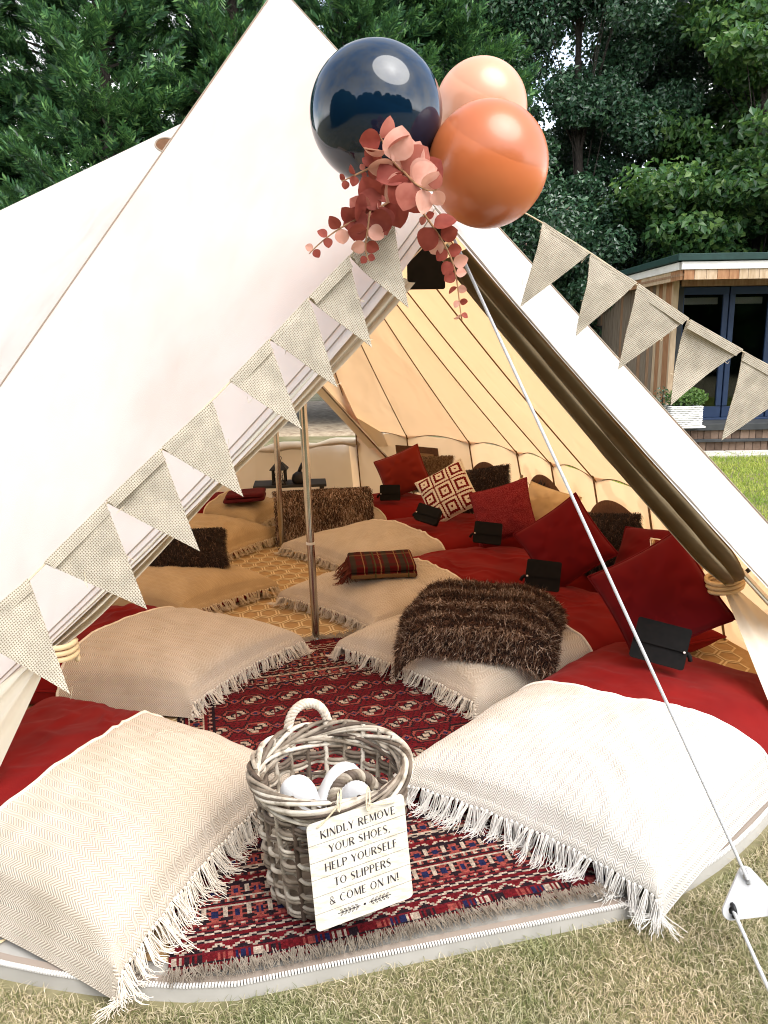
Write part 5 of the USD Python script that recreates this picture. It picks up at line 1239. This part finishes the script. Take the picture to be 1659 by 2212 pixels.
# ---------------------------------------------------------------- burlap bunting
def pennant(par, p0, p1, tip, seed):
    p0, p1, tip = map(np.asarray, (p0, p1, tip)); n_ = unit(np.cross(p1 - p0, tip - p0)); n_ = n_ if n_[1] < 0 else -n_
    nu, nv = 14, 20; rr = np.random.default_rng(seed)
    P = np.zeros((nu, nv, 3)); uv = np.zeros((nu, nv, 2)); w = np.linalg.norm(p1 - p0); mid = (p0 + p1) / 2; L = np.linalg.norm(tip - mid)
    for j in range(nv):
        v = j / (nv - 1)
        for i in range(nu):
            u = i / (nu - 1)
            e0, e1 = p0 * (1 - v) + tip * v, p1 * (1 - v) + tip * v
            P[i, j] = e0 * (1 - u) + e1 * u; uv[i, j] = ((u - .5) * w * (1 - v), v * L)
    bend = rr.uniform(-.03, .03); curl = rr.uniform(-.01, .035)
    V = np.linspace(0, 1, nv)[None]; Uu = np.linspace(0, 1, nu)[:, None]
    P = P + n_ * (bend * np.sin(np.pi * V) * (1 - V) + curl * V ** 3 + .014 * fn(P, 11, seed) + .02 * rr.uniform(-1, 1) * (Uu - .5) * (1 - V))[..., None]
    back = P - n_ * .0022
    fv, ff = grid(P); bv_, bf_ = grid(back)
    t = part(par, 'pennant', join([(fv, ff), (bv_, bf_[:, ::-1])]), burlap_m, uv=np.concatenate([uv.reshape(-1, 2)] * 2))
    # the folded-over strip sewn along the top edge, and a stray thread or two
    cas = np.stack([p0 + (p1 - p0) * q for q in np.linspace(.0, 1., 12)])
    dn = unit(tip - mid)
    strip_ = np.stack([cas + n_ * .004 - dn * .004, cas + n_ * .005 + dn * .010, cas + n_ * .004 + dn * .021 * (1 - 0)], 1)
    for e_, s_ in ((0, 1), (-1, -1)):
        strip_[e_, 1:] += unit(p1 - p0) * s_ * .006
    suv = np.stack(np.meshgrid(np.linspace(0, .025, 3), np.linspace(0, w, 12), indexing='xy')[::-1], -1)
    part(t, 'casing', grid(strip_), burlap_m, uv=suv.reshape(-1, 2))
    for k in range(5):
        q = rr.random(); c = (p0 if k % 2 else p1) * (1 - q) + tip * q
        part(t, 'loose_thread', tubes(np.stack([c, c + rr.normal(0, .008, 3), c + rr.normal(0, .012, 3)]), .0006, 3), twine) if k < 2 else None
def bunting(label, flags, cords, ys):
    cpts = smoothpath([px(u, v, y) for u, v, y in cords], 80)
    t = thing('bunting', label, 'bunting', cpts[0])
    part(t, 'cord', tubes(cpts, .0021, 6), twine, smooth=True)
    for k, ((u0, v0), (u1, v1), (u2, v2)) in enumerate(flags):
        y0, y1 = ys(u0), ys(u1); ym = (y0 + y1) / 2 - .01
        a_, b_, c_ = px(u0, v0, y0), px(u1, v1, y1), px(u2, v2, ym)
        pennant(t, a_, b_, c_, 100 + k + int(u0))
yl = lambda u: 1.46 + (u - 60) / (850 - 60) * .42
Lf = [((852, 465), (757, 556), (882, 666)), ((755, 556), (668, 645), (805, 750)), ((667, 646), (584, 735), (725, 840)), ((582, 736), (497, 825), (650, 930)), ((460, 870), (350, 970), (524, 1074)), ((349, 972), (230, 1085), (431, 1191)), ((229, 1087), (97, 1218), (318, 1316)), ((63, 1252), (-70, 1368), (151, 1496))]
bunting('burlap bunting of eight pennants hanging along the left door hem', Lf, [(905, 425, yl(905)), (852, 465, yl(852)), (668, 645, yl(668)), (497, 825, yl(497)), (350, 971, yl(350)), (97, 1218, yl(97)), (63, 1252, yl(63)), (-120, 1410, yl(-120))], yl)
yr = lambda u: 2.12 + (u - 1130) * .0002
Rf = [((1171, 482), (1271, 550), (1120, 664)), ((1273, 552), (1374, 613), (1238, 727)), ((1376, 615), (1486, 690), (1330, 798)), ((1488, 692), (1602, 757), (1440, 874)), ((1606, 762), (1730, 832), (1558, 951))]
bunting('burlap bunting of five pennants hanging to the right of the balloons', Rf, [(1000, 425, yr(1000)), (1130, 458, yr(1130)), (1171, 481, yr(1171)), (1374, 614, yr(1374)), (1486, 691, yr(1486)), (1602, 758, yr(1602)), (1760, 845, yr(1760))], yr)

# ---------------------------------------------------------------- timber cabin
cx0, cy0 = 4.0, 10.9
cab = thing('timber_cabin', 'timber-clad garden cabin with navy glazed doors on a boarded plinth', 'cabin', (6.5, 13, 0))
rr = np.random.default_rng(9)
# side wall: upright boards, and a small dark opening
x = cx0; y = cy0; k = 0
while y < 18.8:
    w_ = rr.uniform(.12, .15); z0, z1 = .0, 2.26 - (y - cy0) * .012
    mt = cedar[0 if k in (0, 1, 3) else (2 if k in (2, 4) else (1 if rr.random() < .75 else 3))]
    if 14.2 < y < 15.3: segs = ((z0, 1.25), (1.72, z1))
    else: segs = ((z0, z1),)
    for a_, b_ in segs: part(cab, 'cladding_board', box((x + .012 + rr.uniform(-.003, .003), y + w_ / 2, (a_ + b_) / 2), (.022, w_ - .008, b_ - a_)), mt)
    y += w_; k += 1
part(cab, 'wall', box((cx0 + .09, (cy0 + 18.8) / 2, 1.1), (.12, 18.8 - cy0 - .02, 2.2)), dark_board)
sw = part(cab, 'window', box((cx0 + .02, 14.75, 1.485), (.03, 1.08, .45)), dark_room); part(sw, 'frame', box((cx0 - .004, 14.75, 1.245), (.04, 1.16, .05)), dark_board)
# front wall: corner boards, then navy doors
part(cab, 'corner_board', box((cx0 + .02, cy0 - .02, 1.31), (.075, .06, 1.86)), cedar[2])
for (xa, xb) in ((4.10, 4.78), (4.80, 5.40), (5.42, 6.02), (6.04, 6.64), (6.66, 7.3)):
    d = part(cab, 'door', box(((xa + xb) / 2, cy0 + .05, .455), (xb - xa, .05, .15), 0, .004), navy_paint)
    part(d, 'top_rail', box(((xa + xb) / 2, cy0 + .05, 2.11), (xb - xa, .05, .10), 0, .004), navy_paint)
    part(d, 'stile', box((xa + .035, cy0 + .05, 1.3), (.07, .05, 1.52), 0, .004), navy_paint); part(d, 'stile', box((xb - .035, cy0 + .05, 1.3), (.07, .05, 1.52), 0, .004), navy_paint)
    part(d, 'pane', box(((xa + xb) / 2, cy0 + .055, 1.295), (xb - xa - .14, .008, 1.53)), glass)
    part(d, 'blind', box(((xa + xb) / 2, cy0 + .16, 1.98), (xb - xa - .2, .02, .09 if xa < 5 else .06)), flap_cloth)
part(cab, 'door_sill', box((5.7, cy0 + .0, .365), (3.3, .18, .025), 0, .004), navy_paint)
part(cab, 'room', box((6.3, 13.6, 1.2), (.05, 4.6, 2.1)), dark_room); part(cab, 'back_wall', box((6.4, 15.2, 1.2), (4.6, .05, 2.1)), dark_room)
part(cab, 'room_floor', box((6.4, 13.1, .34), (4.6, 4.3, .03)), dark_room)
part(cab, 'end_wall', box((8.75, 14.5, 1.1), (.1, 7.2, 2.2)), cedar[1])
part(cab, 'header', box((6.4, cy0 + .04, 2.22), (4.6, .12, .10)), cedar[3])
# roof with overhanging eaves
part(cab, 'soffit', box((6.55, 14.5, 2.265), (5.5, 8.7, .03)), cedar[3])
part(cab, 'roof', box((6.55, 14.5, 2.47), (5.52, 8.74, .05)), green_felt)
part(cab, 'roof_edge', box((6.55, 10.10, 2.475), (5.62, .05, .085), 0, .006), green_felt); part(cab, 'roof_edge', box((3.765, 14.5, 2.475), (.05, 8.74, .085), 0, .006), green_felt)
part(cab, 'fascia', box((6.55, 10.125, 2.375), (5.5, .035, .095), 0, .003), white_fascia); part(cab, 'fascia', box((3.80, 14.5, 2.375), (.035, 8.65, .095), 0, .003), white_fascia)
y = 10.15
while y < 18.6:
    w_ = rr.uniform(.30, .42); part(cab, 'eave_board', box((3.82, y + w_ / 2, 2.265), (.03, w_ - .006, .12)), cedar[2 if rr.random() < .6 else 0]); y += w_
x = 3.84
while x < 9.1:
    w_ = rr.uniform(.10, .16); part(cab, 'eave_board', box((x + w_ / 2, 10.14, 2.265), (w_ - .006, .03, .12)), cedar[2 if rr.random() < .55 else 0]); x += w_
# plinth: two rows of upright boards with dark rails
part(cab, 'deck', box((6.4, 10.55, .335), (5.2, .66, .04)), dark_board)
part(cab, 'plinth_rail', box((6.4, 10.20, .325), (5.3, .07, .085), 0, .005), dark_board); part(cab, 'plinth_rail', box((6.4, 10.19, .145), (5.3, .06, .035), 0, .004), dark_board)
part(cab, 'plinth_back', box((6.4, 10.29, .15), (5.2, .06, .29)), dark_board)
for z0, z1 in ((.165, .28), (.005, .125)):
    x = 3.80
    while x < 8.9:
        w_ = rr.uniform(.075, .12); part(cab, 'plinth_board', box((x + w_ / 2, 10.225 + rr.uniform(-.006, .006), (z0 + z1) / 2), (w_ - .008, .02, z1 - z0)), plinth_m[int(rr.random() < .5)]); x += w_
pv_s = top('paving', (lambda v: v)(join([box((3.6 + k * .62, 9.93, -.004), (.60, .42, .04), 0, .004) for k in range(9)])), paving_m, kind='structure')
# white wicker planter on the deck edge, its plant, a glass-and-metal lantern, dark leafy pot
pb = np.array([3.93, 10.10, .368])
plt_ = thing('planter_basket', 'white woven planter basket on the cabin deck edge', 'planter', pb - [0, 0, .0])
part(plt_, 'liner', box(pb + [0, 0, .13], (.36, .24, .25)), dark_board)
for k in range(11):
    zz = .012 + k * .0235; a_ = np.linspace(0, 1, 61); q = (a_ * 4) % 4
    pth = np.array([(-.2, -.14), (.2, -.14), (.2, .14), (-.2, .14), (-.2, -.14)]); P = np.stack([np.interp(a_ * 4, np.arange(5), pth[:, j]) for j in range(2)], -1)
    P = P * (1 + .035 * np.sin(a_ * 2 * np.pi * 22 + np.pi * (k % 2)))[:, None]
    part(plt_, 'weave_strand', tubes(np.c_[P, zz + .002 * np.sin(a_ * 40)] + pb, .0105, 5), white_weave, smooth=True)
part(plt_, 'base_board', box(pb + [-.01, -.02, -.014], (.52, .26, .024)), white_fascia)
def leafcloud(c, rad, n, size, seed, flat=.6, shape=None):
    rr = np.random.default_rng(seed); d = unit(rr.normal(size=(n, 3))); r_ = rr.random(n) ** .4
    P = np.asarray(c) + d * r_[:, None] * rad
    return leafquads(P, d, size, rr)
def leafquads(P, d, size, rr, updroop=.4):
    n = len(P); nrm = unit(d * .6 + rr.normal(0, .6, (n, 3)) + [0, 0, .5]); a_ = unit(np.cross(nrm, rr.normal(size=(n, 3)))); b_ = np.cross(nrm, a_)
    s = size * rr.uniform(.6, 1.25, n)[:, None]
    fold = nrm * s * .12
    V = np.stack([P - a_ * s * .5, P + b_ * s * .30 + fold, P + a_ * s * .5, P - b_ * s * .30 + fold], 1).reshape(-1, 3); i = np.arange(n) * 4
    return V, np.concatenate([np.stack([i, i + 1, i + 2], -1), np.stack([i, i + 2, i + 3], -1)])
pp = thing('planter_plant', 'leafy green plant growing out of the white planter basket', 'plant', pb + [0, 0, .25])
part(pp, 'leaves', leafcloud(pb + [.04, 0, .36], np.array([.28, .18, .14]), 900, .05, 5), plant_m, isl=4); part(pp, 'stem', tubes(np.array([pb + [0, 0, .2], pb + [.02, 0, .38]]), .01, 6), bark)
p2 = np.array([3.66, 10.15, .368])
pk = thing('dark_shrub', 'thin dark-leaved potted shrub left of the white planter', 'plant', p2)
part(pk, 'pot', lathe([(0, 0), (.06, 0), (.08, .12), (.085, .13), (.07, .13), (0, .12)], p2, 18), black_plastic, smooth=40)
part(pk, 'leaves', leafcloud(p2 + [0, 0, .30], np.array([.13, .12, .22]), 260, .035, 6), ivy_m, isl=4); part(pk, 'stem', tubes(np.array([p2 + [0, 0, .1], p2 + [.02, 0, .45]]), .007, 5), bark)
g0 = np.array([3.44, 10.05, .0])
gl = thing('garden_lantern', 'silver garden lantern with ring handle beside the cabin wall', 'lantern', g0)
part(gl, 'stand', box(g0 + [0, 0, .22], (.10, .10, .44), 0, .004), dark_board)
part(gl, 'hood', lathe([(0, .66), (.03, .66), (.035, .63), (.06, .60), (.10, .50), (.10, .48), (0, .48)], g0, 20), ALU, smooth=40)
part(gl, 'glass_chamber', lathe([(.075, .44), (.075, .48), (0, .48)], g0, 20), ALU)
th = np.linspace(0, 2 * np.pi, 24); part(gl, 'ring_handle', tubes(g0 + np.stack([np.cos(th) * .065, 0 * th, .725 + np.sin(th) * .07], -1), .006, 6), ALU, smooth=True)

# ---------------------------------------------------------------- neighbouring house glimpsed under the balloons
hs = thing('neighbouring_house', 'brick house with tiled roof glimpsed behind the trees below the balloons', 'house', (5.2, 30, 0))
part(hs, 'wall', box((5.2, 31, 1.9), (7.5, 5, 3.8)), brick_m)
for k in range(16):
    yy0, zz0 = 28.2 + k * .19, 3.75 + k * .15
    part(hs, 'tile_course', frame_box((5.2, yy0, zz0), np.array([1., 0, 0]), unit([0, .19, .15]), unit([0, -.15, .19]), (8.2, .27, .035), .006), tile_m)
part(hs, 'roof', trimesh.convex.convex_hull(np.array([(x_, y_, z_) for x_ in (1.2, 9.2) for y_, z_ in ((28.2, 3.70), (31.2, 6.08), (34.2, 3.70))])), tile_m)
part(hs, 'chimney', box((7.0, 31.2, 6.5), (.6, .6, 1.2)), brick_m)

# ---------------------------------------------------------------- trees
def spray_fan(P, D, size, rr, leaflets=7):
    """flat feathery sprays: P tips' bases, D outward directions"""
    n = len(P); up = unit(rr.normal(0, .5, (n, 3)) + [0, 0, 1.])
    s = unit(np.cross(D, up)); L = size * rr.uniform(.6, 1.3, n)
    V, F, o = [], [], 0
    for j in range(leaflets):
        q = (j // 2 + 1) / (leaflets // 2 + 1.0); sg = (1 if j % 2 else -1) if j < leaflets - 1 else 0
        base = P + D * (L * (q - .25 if sg else .4))[:, None]
        dr = unit(D * .8 + s * sg * .75 + rr.normal(0, .14, (n, 3)) - np.array([0, 0, .10])); ln = (L * (.62 - .28 * q if sg else .62))[:, None]
        w = unit(np.cross(dr, up)) * (L * .058)[:, None]
        V.append(np.stack([base - w * .6, base + w * .6, base + dr * ln * .55 + w, base + dr * ln, base + dr * ln * .55 - w], 1)); i = np.arange(n) * 5 + o; o += 5 * n
        F.append(np.concatenate([np.stack([i, i + 1, i + 2], -1), np.stack([i, i + 2, i + 4], -1), np.stack([i + 4, i + 2, i + 3], -1)]))
    return np.concatenate(V).reshape(-1, 3), np.concatenate(F)
def conifer(base, H_, R_, seed, label, group):
    rr = np.random.default_rng(seed); base = np.asarray(base, float)
    t = thing('conifer_tree', label, 'conifer', base, group)
    q = np.linspace(0, 1, 10); part(t, 'trunk', tubes(np.stack([.05 * np.sin(q * 4), .05 * np.cos(q * 3), q * H_ * .95], -1) + base, .20 * (1 - .9 * q) + .01, 9), bark, smooth=True)
    nb = 215; hb = rr.uniform(.03, .99, nb) ** .9; az = rr.uniform(0, 2 * np.pi, nb)
    shell = np.clip(1.15 * (1 - hb) ** .55, .06, 1.0) * np.clip(.75 + hb * 2.5, 0, 1) * rr.uniform(.72, 1.15, nb)
    rise = rr.uniform(.15, .55, nb)
    P_, D_ = [], []
    br = []
    for k in range(nb):
        R1 = R_ * shell[k]; d = np.array([math.cos(az[k]), math.sin(az[k]), 0]); z0 = hb[k] * H_
        m = int(32 + 52 * R1 / R_); s_ = rr.uniform(.15, 1.0, m) ** .75
        c = base + d * (R1 * s_)[:, None] + np.array([0, 0, 1.]) * (z0 + R1 * rise[k] * s_ ** 1.4)[:, None]
        lat = np.array([-d[1], d[0], 0]); off = rr.normal(0, 1, m) * R1 * .15 * (1.15 - s_ * .7)
        c = c + lat * off[:, None] + np.array([0, 0, 1.]) * (rr.normal(0, .07, m))[:, None]
        dd = unit(d * .9 + np.array([0, 0, .35 + rise[k]]) + lat * (off / (R1 * .17 + 1e-6) * .35)[:, None] + rr.normal(0, .22, (m, 3)))
        P_.append(c); D_.append(dd); br.append(np.stack([base + [0, 0, z0], base + d * R1 * .5 + [0, 0, z0 + R1 * rise[k] * .38], base + d * R1 * .9 + [0, 0, z0 + R1 * rise[k] * .85]]))
    part(t, 'limbs', tubes(np.stack(br), np.array([.03, .018, .006])[None], 4), bark)
    part(t, 'crown', spray_fan(np.concatenate(P_), np.concatenate(D_), .225, rr, 11), conifer_m, isl=5)
    return t
def tree_copy(src, name, base, rz, sc, label, group):
    p = free('/World', name); x = UsdGeom.Xform.Define(stage, p)
    x.AddTranslateOp().Set(Gf.Vec3d(*map(float, base))); x.AddRotateZOp().Set(float(rz)); x.AddScaleOp().Set(Gf.Vec3f(*sc))
    x.GetPrim().GetReferences().AddInternalReference(src.path); x.GetPrim().SetInstanceable(True)
    meta(x.GetPrim(), label, 'conifer', group)
grp = 'dark conifers in the hedge behind the tent'
cA = conifer((-7.4, 14.6, 0), 9.6, 1.75, 1, 'dark conifer, second from the left end of the hedge', grp)
cB = conifer((-4.6, 14.2, 0), 9.9, 1.85, 2, 'dark conifer rising above the seam of the left tent slope', grp)
for (sr, x_, y_, rz, s_, lb) in ((cB, -10.1, 14.7, 140, 1.0, 'dark conifer at the far left edge of the picture'), (cA, -6.0, 15.6, 75, 1.05, 'dark conifer set back in the hedge above the left tent slope'),
        (cA, -2.4, 14.6, 210, 1.03, 'dark conifer directly behind the tent peak'), (cB, -.3, 14.3, 300, .98, 'dark conifer above the navy balloon'),
        (cA, 1.3, 14.9, 30, 1.0, 'rightmost conifer, above the peach balloon'), (cB, -3.4, 16.6, 20, 1.1, 'dark conifer in the second row behind the tent peak'), (cA, .4, 16.9, 120, 1.12, 'dark conifer in the second row behind the balloons'), (cB, -8.9, 16.9, 200, 1.1, 'dark conifer in the second row at the left'),):
    tree_copy(sr, 'conifer_tree', (x_, y_, 0), rz, (s_, s_, s_), lb, grp)
def broadleaf(name, base, H_, spread, clumps, n, size, mt, seed, label, cat='tree', low=.2, trunk_r=.12, flat=.7, lean=(0, 0)):
    rr = np.random.default_rng(seed); base = np.asarray(base, float)
    t = thing(name, label, cat, base)
    q = np.linspace(0, 1, 10); tp = np.stack([lean[0] * q + .08 * np.sin(q * 5), lean[1] * q, q * H_ * .9], -1) + base
    part(t, 'trunk', tubes(tp, trunk_r * (1 - .85 * q) + .015, 10), bark, smooth=True)
    Pp, Dd, br = [], [], []
    for k in range(clumps):
        hz = rr.uniform(low, 1.0); a_ = rr.uniform(0, 2 * np.pi); rad = spread * rr.uniform(.02, 1.0) ** .6 * math.sqrt(max(.12, 1 - ((hz - .45) / .62) ** 2))
        c = base + np.array([lean[0] * hz + math.cos(a_) * rad, lean[1] * hz + math.sin(a_) * rad, hz * H_]); cr = rr.uniform(.5, 1.0) * spread * .38
        m = int(n / clumps * rr.uniform(.6, 1.4)); d = unit(rr.normal(size=(m, 3))); r_ = rr.random(m) ** .38
        Pp.append(c + d * r_[:, None] * np.array([cr, cr, cr * flat])); Dd.append(d)
        zb = base[2] + H_ * max(.12, hz - .22); i = min(int(zb / (H_ * .9) * 9), 9)
        br.append(np.stack([tp[i], (tp[i] + c) / 2 + [0, 0, .15], c]))
    br = br[::3]
    part(t, 'limbs', tubes(np.stack(br), np.array([.016, .010, .004])[None], 5), bark)
    part(t, 'crown', leafquads(np.concatenate(Pp), np.concatenate(Dd), size, rr), mt, isl=4)
    return t
broadleaf('ivy_clad_tree', (3.75, 15.6, 0), 9.6, 1.9, 150, 120000, .095, ivy_m, 21, 'tree with small glossy dark leaves right of the balloons', low=.04)
broadleaf('ivy_clad_tree', (6.6, 19.0, 0), 10.0, 2.6, 150, 90000, .125, ivy_m, 22, 'dark small-leaved tree behind the cabin roof', low=.10)
broadleaf('ivy_clad_tree', (2.4, 19.5, 0), 10.5, 1.9, 90, 40000, .13, ivy_m, 26, 'dark small-leaved tree deep behind the peach balloon', low=.34)
broadleaf('ivy_clad_tree', (10.2, 20.5, 0), 9.0, 2.6, 80, 34000, .14, ivy_m, 27, 'dark small-leaved tree at the right edge behind the cabin', low=.25)
broadleaf('broadleaf_tree', (7.0, 15.2, 0), 9.6, 2.7, 140, 95000, .15, maple_m, 23, 'bright green broad-leaved tree leaning in at the top right', low=.30, flat=.4, trunk_r=.09)
broadleaf('broadleaf_tree', (9.8, 17.2, 0), 9.5, 2.5, 70, 34000, .17, maple_m, 24, 'broad-leaved tree at the right edge with sky showing through', low=.34, flat=.45, trunk_r=.09)
broadleaf('bush', (-1.9, 15.9, 0), 4.0, 1.6, 40, 14000, .12, ivy_m, 25, 'dark bush seen through the open back door of the tent', 'bush', low=.18, trunk_r=.06)

# unseen hedge added on the viewer's side so balloons and cabin panes reflect dark
hb = UsdGeom.PointInstancer.Define(stage, '/World/garden_hedge')
meta(hb.GetPrim(), 'unseen hedge added on the near side of the garden to darken the balloon reflections', 'hedge', kind='stuff')
rr = np.random.default_rng(77)
nb = 9000; hz = rr.random(nb) ** .8; a_ = rr.uniform(0, 2 * np.pi, nb); rad = 2.1 * np.clip(1.1 * (1 - hz) ** .5, .1, 1) * rr.uniform(.6, 1.05, nb)
Pp = np.stack([np.cos(a_) * rad, np.sin(a_) * rad, hz * 9.0], -1); Dd = unit(np.stack([np.cos(a_), np.sin(a_), .4 + 0 * a_], -1))
part(Thing('/World/garden_hedge', (0, 0, 0)), 'foliage', spray_fan(Pp, Dd, .55, rr, 5), conifer_m, isl=5)
hb.CreatePrototypesRel().SetTargets(['/World/garden_hedge/foliage'])
rs = np.random.default_rng(5); spots = [(-7.8 + rs.normal(0, .3), y_) for y_ in np.arange(-7.5, 0, 1.3)] + [(x_, -9.5 - .18 * min(abs(x_), 9) + rs.normal(0, .4)) for x_ in np.arange(-7.5, 22, 1.35)]
hb.CreatePositionsAttr(Vt.Vec3fArray([Gf.Vec3f(x_, y_, 0) for x_, y_ in spots])); hb.CreateScalesAttr(Vt.Vec3fArray([Gf.Vec3f(*(float(q_),) * 2, float(z_)) for q_, z_ in zip(rs.uniform(.9, 1.2, len(spots)), rs.uniform(.42, .74, len(spots)))])); hb.CreateProtoIndicesAttr(Vt.IntArray([0] * len(spots)))
